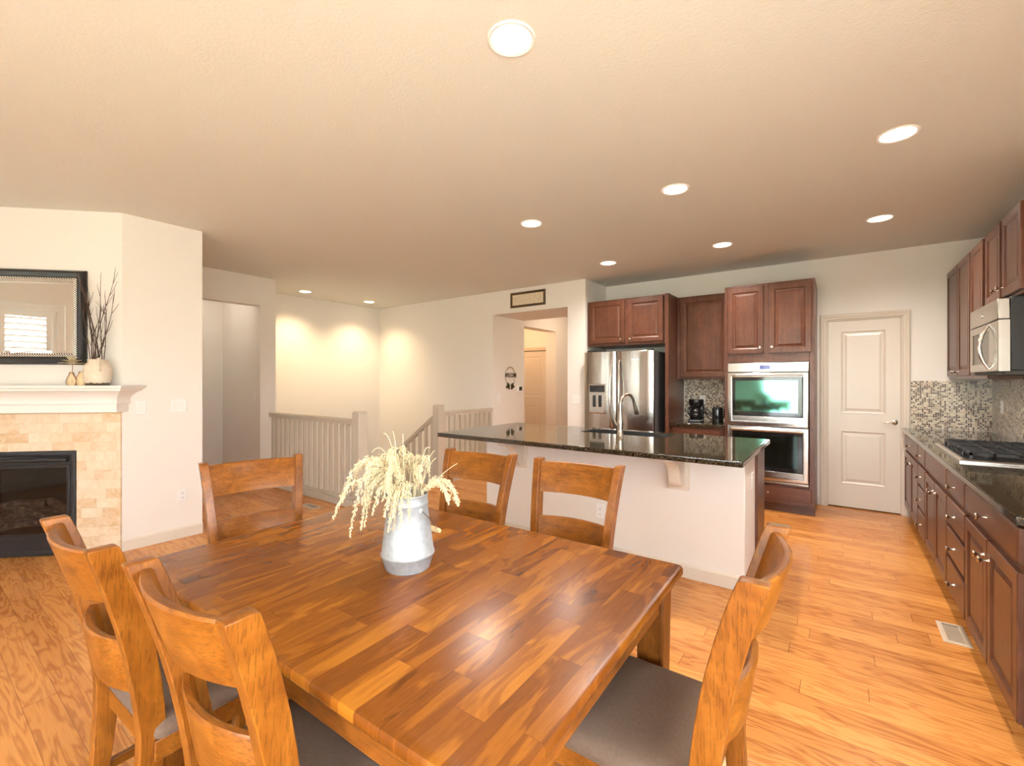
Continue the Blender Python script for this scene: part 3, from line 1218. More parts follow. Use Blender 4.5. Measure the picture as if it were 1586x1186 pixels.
ins = thing('fireplace_insert', 'black gas fireplace insert with glass front and logs', 'fireplace insert', fire((IU0 + IU1) / 2, 0.0, -.1))
ins.location = fire((IU0 + IU1) / 2, IZ0, -.1)
b = MB()
b.frame(IU0 + .004, IU1 - .004, IZ0 + .002, IZ1 - .004, [(0, .002), (0, .022), (.012, .026), (.030, .026), (.038, .018), (.038, .002)], fire)
b.panel(IU0 + .04, IU1 - .04, IZ0 + .03, .150, .002, .014, fire)
b.panel(IU0 + .04, IU1 - .04, .722, .80, .0, .010, fire)
b.build('outer_frame', 'blackmetal', ins, world=True, bevel=.002)
b = MB()
b.tube([fire(IU0 + .05, .762, .035), fire(IU1 - .05, .762, .035)], .017, 16)
b.build('hood_bar', 'blackmetal', ins, world=True, smooth=True)
b = MB()
b.frame(IU0 + .045, IU1 - .045, .15, .722, [(0, .004), (0, .020), (.022, .020), (.028, .010), (.028, .004)], fire)
gf = b.build('glass_frame', 'blackmetal', ins, world=True, bevel=.002)
MB().panel(IU0 + .07, IU1 - .07, .175, .70, .006, .010, fire).build('glass', 'fire_glass', gf, world=True)
b = MB()
b.panel(IU0 + .03, IU1 - .03, .06, .74, -.45, -.43, fire)
b.panel(IU0 + .03, IU1 - .03, .12, .145, -.43, 0, fire)
b.panel(IU0 + .03, IU1 - .03, .725, .74, -.43, 0, fire)
b.panel(IU0 + .02, IU0 + .04, .12, .74, -.43, 0, fire)
b.panel(IU1 - .04, IU1 - .02, .12, .74, -.43, 0, fire)
b.build('firebox', 'blackmetal', ins, world=True)
for (u0, v0, w0, u1, v1, w1, r) in ((-.98, .20, -.16, -.46, .25, -.14, .050), (-1.10, .22, -.27, -.55, .30, -.30, .055), (-.90, .33, -.20, -.58, .25, -.12, .038), (-1.05, .34, -.22, -.72, .37, -.25, .04), (-.72, .37, -.28, -.44, .22, -.20, .036)):
    b = MB()
    pts, rr = [], []
    for k in range(9):
        q = k / 8
        p = Vector(fire(u0 + (u1 - u0) * q, v0 + (v1 - v0) * q + .012 * math.sin(q * 5), w0 + (w1 - w0) * q))
        pts.append(p)
        rr.append(r * (.85 + .25 * mnoise.noise(p * 9)))
    b.tube(pts, rr, 10)
    b.build('log', 'log', ins, world=True, smooth=True)

# mirror over the mantel: its frame hangs on the wall
MU1, MU0, MZ0, MZ1 = -.245, -1.35, 1.515, 2.265
mf = thing('wall_mirror', 'large black framed wall mirror above the mantel', 'mirror', fire((MU0 + MU1) / 2, MZ0, .002))
b = MB()
b.frame(MU0, MU1, MZ0, MZ1, [(0, .003), (0, .020), (.012, .036), (.024, .040), (.040, .036), (.060, .028), (.070, .020), (.070, .003)], fire)
b.build('frame', 'frame_black', mf, world=True, smooth=True, angle=30)
b = MB()
b.frame(MU0 + .068, MU1 - .068, MZ0 + .068, MZ1 - .068, [(-.006, .004), (-.006, .028), (.007, .036), (.020, .026), (.020, .004)], fire)
b.build('bead_trim', 'bead', mf, world=True, smooth=True)
b = MB()
b.rings(MU0 + .084, MU1 - .084, MZ0 + .084, MZ1 - .084, [(0, .004), (0, .0085), (.026, .0125)], fire)
b.build('mirror_glass', 'mirror', mf, world=True)

# cream crock with twigs
MT = 1.350
cx_, cy_, _ = fire(-.105, 0, .105)
t = thing('crock', 'crackled cream stoneware jug on the right end of the mantel', 'jug', (cx_, cy_, MT), R(-9))
b = MB()
KC = .88
b.lathe([(r * KC, z * KC) for r, z in [(.0, .0), (.076, .0), (.082, .006), (.096, .06), (.101, .11), (.098, .15), (.086, .185), (.070, .205), (.066, .215), (.071, .224), (.071, .232), (.063, .232), (.060, .215), (.08, .17), (.09, .1), (.07, .012), (.0, .012)]], 40)
b.build('body', 'crock', t, smooth=True, angle=60)
for ang in (0, PI):
    ca, sa = math.cos(ang), math.sin(ang)
    pts = [(r * ca * KC, r * sa * KC, z * KC) for r, z in ((.064, .222), (.085, .232), (.108, .222), (.119, .195), (.117, .165), (.102, .138), (.095, .130))]
    MB().tube(pts, [.011, .012, .011, .010, .010, .012, .016], 10).build('handle', 'crock', t, smooth=True)

rt = random.Random(11)
for i in range(13):
    b = MB()
    a = rt.uniform(0, 2 * PI)
    lean = rt.uniform(.03, .20)
    hgt = rt.uniform(.60, .90)
    p = Vector((rt.uniform(-.035, .035), rt.uniform(-.035, .035), .03))
    d = Vector((math.cos(a) * lean, math.sin(a) * lean * .55, 1)).normalized()
    pts = [p.copy()]
    for k in range(9):
        d = (d + Vector((rt.uniform(-.09, .09), rt.uniform(-.09, .09), 0))).normalized()
        p = p + d * (hgt / 9)
        if p.z < .24:
            rr_ = math.hypot(p.x, p.y)
            if rr_ > .05:
                p.x *= .05 / rr_
                p.y *= .05 / rr_
        _w = (p.x - p.y) * S2
        if _w < -.075:
            p.x += (-.075 - _w) * S2
            p.y -= (-.075 - _w) * S2
        pts.append(p.copy())
    b.tube(pts, [.0042 * (1 - .75 * k / 9) for k in range(10)], 6)
    for k in range(4, 9):
        if rt.random() < .75:
            q = pts[k].copy()
            dd = (d + Vector((rt.uniform(-.7, .7), rt.uniform(-.7, .7), .2))).normalized()
            tw = [q.copy()]
            for _k in range(4):
                dd = (dd + Vector((rt.uniform(-.12, .12), rt.uniform(-.12, .12), .10))).normalized()
                q = q + dd * rt.uniform(.02, .038)
                _w = (q.x - q.y) * S2
                if _w < -.078:
                    q.x += (-.078 - _w) * S2
                    q.y -= (-.078 - _w) * S2
                tw.append(q.copy())
            b.tube(tw, [.0022, .0018, .0015, .0012, .0008], 5)
    o = b.build('twig', 'twig', None, smooth=True)
    o.location = (cx_, cy_, MT)
    tag(o, 'dark bare twig standing in the cream jug on the mantel', 'twig', 'bare twigs in the cream jug')

# small carved wood bud vase pair with a cream flower
GU = -.262
gx, gy, _ = fire(GU, 0, .135)


def pear(name, label, du, dw, k, mat):
    x, y, _ = fire(GU + du, 0, .135 + dw)
    t = thing(name, label, 'ornament', (x, y, MT), R(45))
    prof = [(.0, 0), (.026, 0), (.033, .014), (.036, .035), (.030, .060), (.020, .078), (.016, .092), (.013, .104), (.0, .108)]
    MB().lathe([(r * k, z * k) for r, z in prof], 24, lambda x, y, z: (x, y * .55, z)).build('body', mat, t, smooth=True)
    b = MB()
    b.lathe([(r * k * 1.10 + .0005, z * k + .0002) for r, z in prof[1:-1]], 24, lambda x, y, z: (x, y * .22 - .004, z), cap=False)
    b.build('bark_edge', 'bark', t, smooth=True)
    return t


pear('carved_pear', 'small pale carved wooden pear ornament on the mantel, the one holding the flower', 0, 0, 1.0, 'palewood')
pear('carved_pear', 'pale carved wooden pear ornament squeezed against the cream jug', .062, -.006, 1.06, 'palewood')
t = thing('dried_flower', 'flat cream dried flower rising from the wooden ornament on the mantel', 'flower', (gx, gy, MT + .100), R(45))
MB().tube([(0, 0, .0), (.004, 0, .03), (.002, 0, .065)], .002, 6).build('stem', 'bark', t, smooth=True)
for ring_, (n_, rad, tilt) in enumerate(((12, .080, .35), (9, .058, 1.0), (7, .034, 1.7))):
    b = MB()
    for k in range(n_):
        a = 2 * PI * (k + ring_ * .37) / n_
        ca, sa = math.cos(a), math.sin(a)
        L = rad
        row = []
        for q, wd in ((.08, .004), (.4, .014), (.75, .017), (1.0, .004)):
            rr_ = L * q
            z = .066 + tilt * .026 * q + .006 * math.sin(q * PI) + .006 * ring_
            row.append((rr_, wd, z))
        vs = []
        for rr_, wd, z in row:
            vs.append(b.verts([(ca * rr_ - sa * wd, sa * rr_ + ca * wd, z), (ca * rr_, sa * rr_, z - .004), (ca * rr_ + sa * wd, sa * rr_ - ca * wd, z),
                               (ca * rr_, sa * rr_, z + .0)]))
        for A, B in zip(vs, vs[1:]):
            for j in range(4):
                b.face([A[j], A[(j + 1) % 4], B[(j + 1) % 4], B[j]])
        b.face(vs[0])
        b.face(vs[-1])
    b.build('petals', 'straw', t, smooth=True)


# ------------------------------------------------------------------ switches and outlets
def wall_plate(kind, label, u, v, xf, gang=1, group=None):
    wd, ht = .070 + .046 * (gang - 1), .115
    name = 'light_switch' if kind == 'switch' else 'wall_outlet'
    t = thing(name, label, 'switch' if kind == 'switch' else 'outlet', xf(u, v, .001))
    b = MB()
    b.rings(u - wd / 2, u + wd / 2, v - ht / 2, v + ht / 2, [(0, .001), (0, .004), (.004, .0065)], xf)
    b.build('cover_plate', 'plate', t, world=True)
    for g in range(gang):
        uc = u + (g - (gang - 1) / 2) * .046
        if kind == 'switch':
            b = MB()
            b.hexa([xf(uc - .0165, v - .033, .0065), xf(uc + .0165, v - .033, .0065), xf(uc + .0165, v + .033, .0065), xf(uc - .0165, v + .033, .0065),
                    xf(uc - .0165, v - .033, .0075), xf(uc + .0165, v - .033, .0075), xf(uc + .0165, v + .033, .012), xf(uc - .0165, v + .033, .012)])
            b.build('rocker', 'white', t, world=True)
        else:
            for dv in (-.020, .020):
                b = MB()
                b.lathe([(.0, .0065), (.0165, .0065), (.016, .0085), (.0, .0085)], 16, lambda x, y, z, dv=dv: xf(uc + x, v + dv + y * .85, z))
                r_ = b.build('receptacle', 'plate', t, world=True, smooth=True)
                b = MB()
                b.panel(uc - .0075, uc - .0050, v + dv - .002, v + dv + .007, .0084, .0089, xf)
                b.panel(uc + .0050, uc + .0075, v + dv - .002, v + dv + .007, .0084, .0089, xf)
                b.panel(uc - .0022, uc + .0022, v + dv - .0095, v + dv - .005, .0084, .0089, xf)
                b.build('slots', 'slot', r_, world=True)
    return t


px = facing_px(-4.72)
wall_plate('switch', 'single white light switch beside the mantel end', 1.222, 1.163, px)
wall_plate('switch', 'double white light switch on the wall right of the fireplace', 1.488, 1.167, px, 2)
wall_plate('outlet', 'white outlet low on the wall right of the fireplace', 1.516, .373, px)
wall_plate('switch', 'white light switch inside the hall opening on the left', -6.43, 1.158, facing_y(2.90))
wall_plate('switch', 'white light switch on the passage wall below the welcome sign', 5.60, 1.11, facing_px(-4.34))
wall_plate('switch', 'double white light switch on the pier left of the refrigerator', -2.905, 1.123, facing_y(5.46), 2)
wall_plate('outlet', 'white outlet on the island front seen through a chair back', -1.536, .355, facing_y(3.30))
wall_plate('outlet', 'white outlet on the end wall of the island', 3.585, .68, facing_px(-.508))
wall_plate('outlet', 'white outlet in the mosaic behind the coffee maker', -1.43, 1.14, facing_y(6.112))
wall_plate('outlet', 'white outlet on the right wall mosaic above the cooktop', 5.78, 1.155, facing_x(XE - .008))

# thermostat
t = thing('thermostat', 'small white thermostat with a dark screen beside the passage', 'thermostat', (-4.34, 6.165, 1.25))
f = facing_px(-4.34)
MB().rings(6.10, 6.235, 1.203, 1.303, [(0, .001), (0, .018), (.006, .022)], f).build('case', 'plate', t, world=True)
MB().rings(6.135, 6.215, 1.222, 1.287, [(0, .021), (0, .0235)], f).build('screen', 'dark_glass', t, world=True)

# framed print over the passage
t = thing('framed_print', 'long narrow framed cream print above the passage opening', 'picture', (-3.69, 5.458, 2.575))
f = facing_y(5.459)
PU0, PU1, PV0, PV1 = -3.995, -3.385, 2.468, 2.690
b = MB()
b.frame(PU0, PU1, PV0, PV1, [(0, .0), (0, .014), (.010, .022), (.026, .018), (.034, .010), (.034, .0)], f)
b.build('frame', 'pictureframe', t, world=True, smooth=True, angle=30)
MB().panel(PU0 + .03, PU1 - .03, PV0 + .03, PV1 - .03, .0, .008, f).build('print', 'print', t, world=True)

# welcome sign: wire wreath, lettering, leaves
SYC, SZC = 5.905, 1.455
sg = thing('welcome_sign', 'small wire wreath welcome sign hanging on the passage wall', 'sign', (-4.338, SYC, SZC))
f = facing_px(-4.34)
b = MB()
pts = [f(SYC + .135 * math.cos(a) * (1 + .05 * math.sin(5 * a)), SZC + .155 * math.sin(a), .008 + .004 * math.sin(7 * a)) for a in [2 * PI * i / 40 for i in range(41)]]
b.tube(pts, .0024, 6)
b.build('wire_hoop', 'rust', sg, world=True, smooth=True)
fc = bpy.data.curves.new('welcome_lettering', 'FONT')
fc.body = 'WELCOME'
fc.size = .088
fc.extrude = .002
fc.offset = .0006
fc.align_x = 'CENTER'
fc.align_y = 'CENTER'
ftmp = bpy.data.objects.new('lettering_outline', fc)
COL.objects.link(ftmp)
bpy.context.view_layer.update()
fme = bpy.data.meshes.new_from_object(ftmp.evaluated_get(bpy.context.evaluated_depsgraph_get()))
bpy.data.objects.remove(ftmp)
fme.materials.clear()
fme.materials.append(M['rust'])
fo = bpy.data.objects.new('lettering', fme)
COL.objects.link(fo)
fo.parent = sg
fo.location = (.013, .01, .015)
fo.rotation_euler = (R(90), 0, R(90))
fo.scale = (.74, 1.15, 1)
for sgn in (-1, 1):
    b = MB()
    for (c0, c1, a) in ((SYC + sgn * .055, SZC - .135, 35), (SYC + sgn * .075, SZC - .165, -10), (SYC + sgn * .045, SZC - .175, 70)):
        out = []
        for k in range(12):
            q = 2 * PI * k / 12
            x, y = .042 * math.cos(q), .024 * math.sin(q) * (1 - .3 * math.cos(q))
            aa = R(a) * sgn
            out.append((c0 + x * math.cos(aa) - y * math.sin(aa), c1 + x * math.sin(aa) + y * math.cos(aa)))
        b.prism(out, lambda u, v: f(u, v, .006), lambda u, v: f(u, v, .012))
    b.build('leaf_spray', 'pine', sg, world=True)
b = MB()
for k in range(7):
    a = R(20 + 18 * k)
    c0, c1 = SYC + .128 * math.cos(a), SZC + .150 * math.sin(a)
    b.prism([(c0 + .016 * math.cos(q), c1 + .011 * math.sin(q)) for q in [2 * PI * j / 8 for j in range(8)]], lambda u, v: f(u, v, .006), lambda u, v: f(u, v, .014))
b.build('gold_flowers', 'gold', sg, world=True)


# ------------------------------------------------------------------ cabinet parts
def knob(u, v, w, xf, parent):
    b = MB()
    b.lathe([(.0, 0), (.0075, 0), (.0065, .004), (.005, .018), (.007, .025), (.0135, .029), (.015, .034), (.012, .038), (.0, .0395)], 18, lambda x, y, z: xf(u + x, v + y, w + z))
    return b.build('knob', 'nickel', parent, world=True, smooth=True)


def cab_door(parent, u0, u1, v0, v1, w, xf, kn=None, grain='cab_z', fr=.058):
    b = MB()
    b.rings(u0, u1, v0, v1, [(0, w + .0005), (0, w + .016), (.004, w + .020), (fr - .006, w + .020), (fr, w + .017), (fr + .006, w + .0095), (fr + .014, w + .0085), (fr + .034, w + .0155), (fr + .036, w + .0155)], xf)
    d = b.build('door', grain, parent, world=True)
    if kn:
        knob(kn[0], kn[1], w + .020, xf, d)
    return d


def cab_drawer(parent, u0, u1, v0, v1, w, xf, knobs=(), name='drawer', grain='cab_y'):
    b = MB()
    b.rings(u0, u1, v0, v1, [(0, w + .0005), (0, w + .014), (.007, w + .020), (.009, w + .020)], xf)
    d = b.build(name, grain, parent, world=True)
    for k in knobs:
        knob(k, (v0 + v1) / 2, w + .020, xf, d)
    return d


# ------------------------------------------------------------------ refrigerator wall
# over-fridge cabinet and its tall side panel
YF = 5.50
f = facing_y(YF)
t = thing('fridge_cabinet', 'dark cherry two-door wall cabinet directly above the refrigerator', 'cabinet', (-2.21, 5.8, 1.84))
MB().box(-2.745, -1.705, YF, 6.115, 1.84, 2.435).build('carcass', 'cab_x', t, world=True, bevel=.002)
cab_door(t, -2.710, -2.222, 1.872, 2.415, 0, f, (-2.262, 1.915))
cab_door(t, -2.178, -1.735, 1.872, 2.415, 0, f, (-2.138, 1.915))
t = thing('fridge_side_panel', 'tall dark cherry panel standing right of the refrigerator', 'panel', (-1.683, 5.8, 0))
MB().box(-1.703, -1.662, 5.46, 6.115, 0, 2.435).build('board', 'cab_z', t, world=True, bevel=.002)

# refrigerator
t = thing('refrigerator', 'stainless french-door refrigerator with ice and water dispenser', 'refrigerator', (-2.26, 5.7, 0))
FXa, FXb = -2.715, -1.800
MB().box(FXa + .005, FXb - .003, 5.385, 6.09, .03, 1.745).build('case', 'fridge_side', t, world=True, bevel=.004)
f = facing_y(5.385)


def fr_door(name, u0, u1, v0, v1, bow=.012):
    b = MB()
    K = 10
    A, B = [], []
    for k in range(K + 1):
        q = k / K
        u = u0 + (u1 - u0) * q
        w = .050 + bow * (1 - (2 * q - 1) ** 2) - (.010 if k in (0, K) else 0)
        A.append((u, w))
    pts = [(u0, .006)] + A + [(u1, .006)]
    b.prism(pts, lambda u, w: f(u, v0, w), lambda u, w: f(u, v1, w))
    return b.build(name, 'fridge', t, world=True, bevel=.004)


MID = -2.272
ld = fr_door('left_door', FXa, MID - .004, .700, 1.755)
rd = fr_door('right_door', MID + .004, FXb, .700, 1.755)
fd = fr_door('freezer_drawer', FXa, FXb, .06, .690, .014)
b = MB()
for u in (FXa + .08, FXb - .08):
    b.box(u - .05, u + .05, 5.36, 5.46, 1.745, 1.775)
b.build('hinge_cover', 'black', t, world=True, bevel=.003)


def fr_handle(u, lean, parent):
    b = MB()
    pts, rr = [], []
    for k in range(17):
        q = k / 16
        z = .80 + .84 * q
        w = .062 + .050 * math.sin(PI * q) ** .55
        pts.append(f(u + lean * .016 * math.sin(PI * q), z, w))
        rr.append(.010 + .004 * math.sin(PI * q))
    b.tube(pts, rr, 10)
    h = b.build('handle', 'chrome', parent, world=True, smooth=True)


fr_handle(MID - .045, -1, ld)
fr_handle(MID + .045, 1, rd)
b = MB()
pts = [f(FXa + .08 + (FXb - FXa - .16) * k / 16, .63, .066 + .045 * math.sin(PI * k / 16) ** .55) for k in range(17)]
b.tube(pts, .012, 10)
b.build('handle', 'chrome', fd, world=True, smooth=True)
# dispenser
b = MB()
DU0, DU1, DV0, DV1 = -2.650, -2.400, .965, 1.345
b.frame(DU0, DU1, DV0, DV1, [(0, .050), (0, .066), (.012, .068), (.014, .060), (.014, .050)], f)
b.panel(DU0 + .01, DU1 - .01, DV1 - .115, DV1 - .01, .05, .066, f)
dz = b.build('dispenser', 'steel', ld, world=True)
MB().panel(DU0 + .02, DU1 - .02, DV1 - .105, DV1 - .02, .0655, .0675, f).build('dispenser_display', 'dark_glass', dz, world=True)
b = MB()
b.panel(DU0 + .014, DU1 - .014, DV0 + .014, DV1 - .115, .046, .0635, f)
b.build('dispenser_niche', 'steel', dz, world=True)
for u in (-2.565, -2.485):
    MB().panel(u - .020, u + .020, DV0 + .085, DV0 + .235, .0635, .071, f).build('paddle', 'black', dz, world=True, bevel=.003)
MB().panel(DU0 + .02, DU1 - .02, DV0 + .012, DV0 + .035, .060, .085, f).build('drip_tray', 'steel', dz, world=True, bevel=.003)
MB().panel(-2.065, -1.985, 1.640, 1.652, .0605, .0625, f).build('badge', 'chrome', rd, world=True)

# coffee niche: wall cabinet, base cabinet, counter
f = facing_y(5.80)
t = thing('wall_cabinet', 'single-door dark cherry wall cabinet above the coffee maker', 'cabinet', (-1.355, 5.95, 1.40))
MB().box(-1.658, -1.056, 5.80, 6.115, 1.40, 2.425).build('carcass', 'cab_z', t, world=True, bevel=.002)
cab_door(t, -1.618, -1.070, 1.430, 2.405, 0, f, None)
f = facing_y(5.53)
t = thing('base_cabinet', 'dark cherry base cabinet under the coffee maker', 'cabinet', (-1.355, 5.8, 0))
MB().box(-1.658, -1.056, 5.53, 6.115, .10, .848).build('carcass', 'cab_z', t, world=True, bevel=.002)
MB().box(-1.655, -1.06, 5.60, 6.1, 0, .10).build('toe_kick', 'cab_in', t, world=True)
cab_drawer(t, -1.625, -1.090, .70, .82, 0, f, (-1.355,), grain='cab_x')
cab_door(t, -1.625, -1.360, .13, .67, 0, f, (-1.395, .62))
cab_door(t, -1.352, -1.090, .13, .67, 0, f, (-1.317, .62))
t = thing('granite_counter', 'short black granite counter carrying the coffee maker', 'countertop', (-1.355, 5.8, .85))
MB().box(-1.660, -1.054, 5.495, 6.112, .850, .885).build('slab', 'granite', t, world=True, bevel=.004)

# coffee maker
CZ = .885
t = thing('coffee_maker', 'black drip coffee maker with glass carafe in the mosaic niche', 'coffee maker', (-1.445, 5.86, CZ), R(8))
MB().box(-.085, .085, -.11, .10, .001, .030).build('base', 'black', t, bevel=.008)
MB().box(-.080, .080, .03, .10, .030, .26).build('column', 'black', t, bevel=.010)
b = MB()
b.lathe([(.0, .185), (.070, .185), (.082, .215), (.086, .265), (.084, .272), (.0, .274)], 28, lambda x, y, z: (x, y * .95 - .01, z))
b.build('brew_basket', 'black', t, smooth=True)
b = MB()
b.lathe([(.0, .036), (.055, .036), (.072, .060), (.074, .095), (.058, .145), (.050, .165), (.055, .180), (.0, .182)], 28, lambda x, y, z: (x, y - .035, z))
cf = b.build('carafe', 'dark_glass', t, smooth=True)
MB().tube([(-.05, -.035, .170), (-.085, -.055, .165), (-.098, -.062, .125), (-.070, -.05, .075)], .009, 8).build('carafe_handle', 'black', cf, smooth=True)
b = MB()
b.box(-.065, .055, -.114, -.108, .006, .026)
b.build('switch_panel', 'fridge_side', t)
b = MB()
b.tube([(.08, .075, .12), (.11, .085, .08), (.15, .10, .02), (.19, .11, .008), (.23, .13, .006), (.20, .18, .006), (.12, .20, .03), (.06, .235, .18), (.03, .238, .24)], .004, 8)
b.build('power_cord', 'black', t, smooth=True)

# black lidded grinder / kettle
t = thing('electric_kettle', 'small glossy black kettle with a loop handle beside the oven tower', 'kettle', (-1.195, 5.84, CZ), R(-20))
MB().lathe([(.0, .001), (.062, .001), (.064, .010), (.064, .024), (.0, .024)], 28).build('base', 'black', t, smooth=True)
MB().lathe([(.0, .024), (.060, .024), (.062, .06), (.058, .16), (.055, .178), (.050, .186), (.0, .188)], 28).build('body', 'dark_glass', t, smooth=True)
MB().tube([(.054, 0, .165), (.085, 0, .160), (.092, 0, .12), (.085, 0, .075), (.060, 0, .065)], .008, 8).build('handle', 'black', t, smooth=True)
MB().lathe([(.0, .188), (.012, .188), (.014, .198), (.0, .202)], 14).build('lid_knob', 'black', t, smooth=True)

# ------------------------------------------------------------------ oven tower
YT = 5.50
f = facing_y(YT)
TX0, TX1 = -1.050, -.212
t = thing('oven_cabinet', 'tall dark cherry cabinet housing the double oven', 'cabinet', ((TX0 + TX1) / 2, 5.8, 0))
b = MB()
b.box(TX0, TX0 + .030, YT, 6.115, .10, 2.43)
b.box(TX1 - .045, TX1, YT, 6.115, .10, 2.43)
b.box(TX0 + .030, TX1 - .045, YT, 6.115, 1.585, 2.43)
b.box(TX0 + .030, TX1 - .045, YT, 6.115, .10, .300)
b.box(TX0 + .030, TX1 - .045, 6.09, 6.115, .30, 1.585)
b.build('carcass', 'cab_z', t, world=True, bevel=.002)
b = MB()
b.box(TX0 + .01, TX1 - .01, YT + .065, 6.1, 0, .10)
b.box(TX1 - .045, TX1, YT + .05, 6.1, 0, .10)
b.build('toe_kick', 'cab_x', t, world=True)
cab_door(t, -1.022, -.668, 1.680, 2.405, 0, f, (-.700, 1.745))
cab_door(t, -.620, -.238, 1.680, 2.405, 0, f, (-.588, 1.745))
cab_drawer(t, -1.010, -.236, .140, .280, 0, f, (-.622,), grain='cab_x')

t = thing('double_oven', 'stainless steel built-in double wall oven', 'oven', (-.64, 5.7, .303))
OX0, OX1 = -1.016, -.262
MB().box(OX0 + .012, OX1 - .012, YT + .004, 6.05, .305, 1.58).build('oven_case', 'black', t, world=True)
b = MB()
b.panel(OX0, OX1, 1.482, 1.580, .001, .022, f)
cp = b.build('control_panel', 'steel', t, world=True, bevel=.003)
MB().panel(OX0 + .05, OX1 - .06, 1.492, 1.560, .022, .0245, f).build('control_glass', 'steel', cp, world=True)
MB().panel(-.700, -.605, 1.508, 1.553, .0245, .0260, f).build('display', 'display', cp, world=True)


def oven_door(v0, v1, wv0, wv1, name, glass):
    b = MB()
    b.frame(OX0, OX1, v0, v1, [(0, .004), (0, .034), (.004, .038), (.045, .038), (.050, .034), (.050, .004)], f)
    b.panel(OX0 + .04, OX1 - .04, v0 + .005, wv0, .005, .037, f)
    d = b.build(name, 'steel', t, world=True, bevel=.002)
    g = MB().panel(OX0 + .047, OX1 - .057, wv0, wv1, .010, .0345, f).build('door_glass', 'dark_glass', d, world=True)
    MB().panel(OX0 + .078, OX1 - .092, wv0 + .048, wv1 - .040, .0345, .0362, f).build('oven_window', glass, g, world=True)
    b = MB()
    b.tube([f(OX0 + .045, v1 - .028, .082), f(OX1 - .045, v1 - .028, .082)], .0125, 14)
    for u in (OX0 + .075, OX1 - .075):
        b.tube([f(u, v1 - .028, .034), f(u, v1 - .028, .080)], .009, 10)
    b.build('handle', 'steel', d, world=True, smooth=True)
    return d


oven_door(.905, 1.474, 1.005, 1.430, 'upper_door', 'oven_glass')
lo = oven_door(.335, .894, .430, .850, 'lower_door', 'oven_glass_low')
MB().panel(OX0, OX1, .305, .328, .004, .024, f).build('bottom_trim', 'steel', t, world=True, bevel=.002)
MB().panel(-.675, -.605, .372, .384, .0372, .0385, f).build('badge', 'chrome', lo, world=True)

# ------------------------------------------------------------------ right wall base run
CT = .905
XF_ = .545
f = facing_x(XF_)
UN = [('A', 5.10, 6.115), ('B', 4.690, 5.10), ('C', 3.815, 4.690), ('D', 3.310, 3.815), ('E', 2.400, 3.310)]


def base_unit(y0, y1, label):
    t = thing('base_cabinet', label, 'cabinet', (.85, (y0 + y1) / 2, 0))
    MB().box(XF_, XE - .002, y0 + .001, y1 - .001, .105, CT - .036).build('carcass', 'cab_z', t, world=True, bevel=.002)
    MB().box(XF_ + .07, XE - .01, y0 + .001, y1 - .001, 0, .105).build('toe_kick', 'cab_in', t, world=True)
    return t


G = .012
t = base_unit(5.10, 6.115, 'dark base cabinet at the far end of the right counter, next to the pantry door')
cab_drawer(t, 5.10 + G, 6.06, .715, .845, 0, f, (5.58,))
cab_door(t, 5.10 + G, 5.575, .125, .680, 0, f, (5.540, .615))
cab_door(t, 5.585, 6.06, .125, .680, 0, f, (5.620, .615))
t = base_unit(4.690, 5.10, 'narrow four-drawer base cabinet left of the cooktop')
for v0, v1 in ((.715, .845), (.530, .685), (.345, .505), (.125, .320)):
    cab_drawer(t, 4.690 + G, 5.10 - G, v0, v1, 0, f, (4.895,))
t = base_unit(3.815, 4.690, 'wide dark base cabinet below the cooktop, without knobs on its top panel')
cab_drawer(t, 3.815 + G, 4.690 - G, .715, .845, 0, f, (), 'false_drawer_front')
cab_door(t, 3.815 + G, 4.247, .125, .680, 0, f, (4.212, .615))
cab_door(t, 4.257, 4.690 - G, .125, .680, 0, f, (4.292, .615))
t = base_unit(3.310, 3.815, 'four-drawer base cabinet right of the cooktop beside the floor register')
for v0, v1 in ((.715, .845), (.530, .685), (.345, .505), (.125, .320)):
    cab_drawer(t, 3.310 + G, 3.815 - G, v0, v1, 0, f, (3.563,))
t = base_unit(2.400, 3.310, 'nearest dark base cabinet of the right counter with one wide drawer')
cab_drawer(t, 2.440, 3.310 - G, .715, .845, 0, f, (2.868,))
cab_door(t, 2.440, 2.862, .125, .680, 0, f, (2.825, .600))
cab_door(t, 2.874, 3.310 - G, .125, .680, 0, f, (2.911, .600))

t = thing('granite_counter', 'long black granite worktop on the right wall cabinets', 'countertop', (.84, 4.2, CT - .036))
MB().box(.505, XE - .009, 2.368, 6.111, CT - .035, CT).build('slab', 'granite', t, world=True, bevel=.005, seg=3)

# cooktop
KY0, KY1, KX0, KX1 = 3.725, 4.625, .570, 1.085
t = thing('gas_cooktop', 'stainless gas cooktop with black iron grates set in the right counter', 'cooktop', ((KX0 + KX1) / 2, (KY0 + KY1) / 2, CT))
b = MB()
b.rings(KX0, KX1, KY0, KY1, [(0, CT + .0005), (0, CT + .010), (.010, CT + .018), (.022, CT + .020), (.030, CT + .012), (.032, CT + .012)], lambda u, v, w: (u, v, w))
b.build('steel_tray', 'steel', t, world=True)
MB().box(KX0 + .034, KX1 - .034, KY0 + .034, KY1 - .034, CT + .0125, CT + .015).build('cooking_surface', 'black', t, world=True)
for (bx, by, br) in ((.72, 3.92, .042), (.93, 3.92, .052), (.84, 4.175, .062), (.72, 4.43, .052), (.93, 4.43, .042)):
    b = MB()
    b.lathe([(.0, .015), (br, .015), (br, .026), (br * .82, .030), (br * .80, .037), (br * .3, .040), (.0, .040)], 24, lambda x, y, z: (bx + x, by + y, CT + z))
    b.build('burner', 'iron', t, world=True, smooth=True)
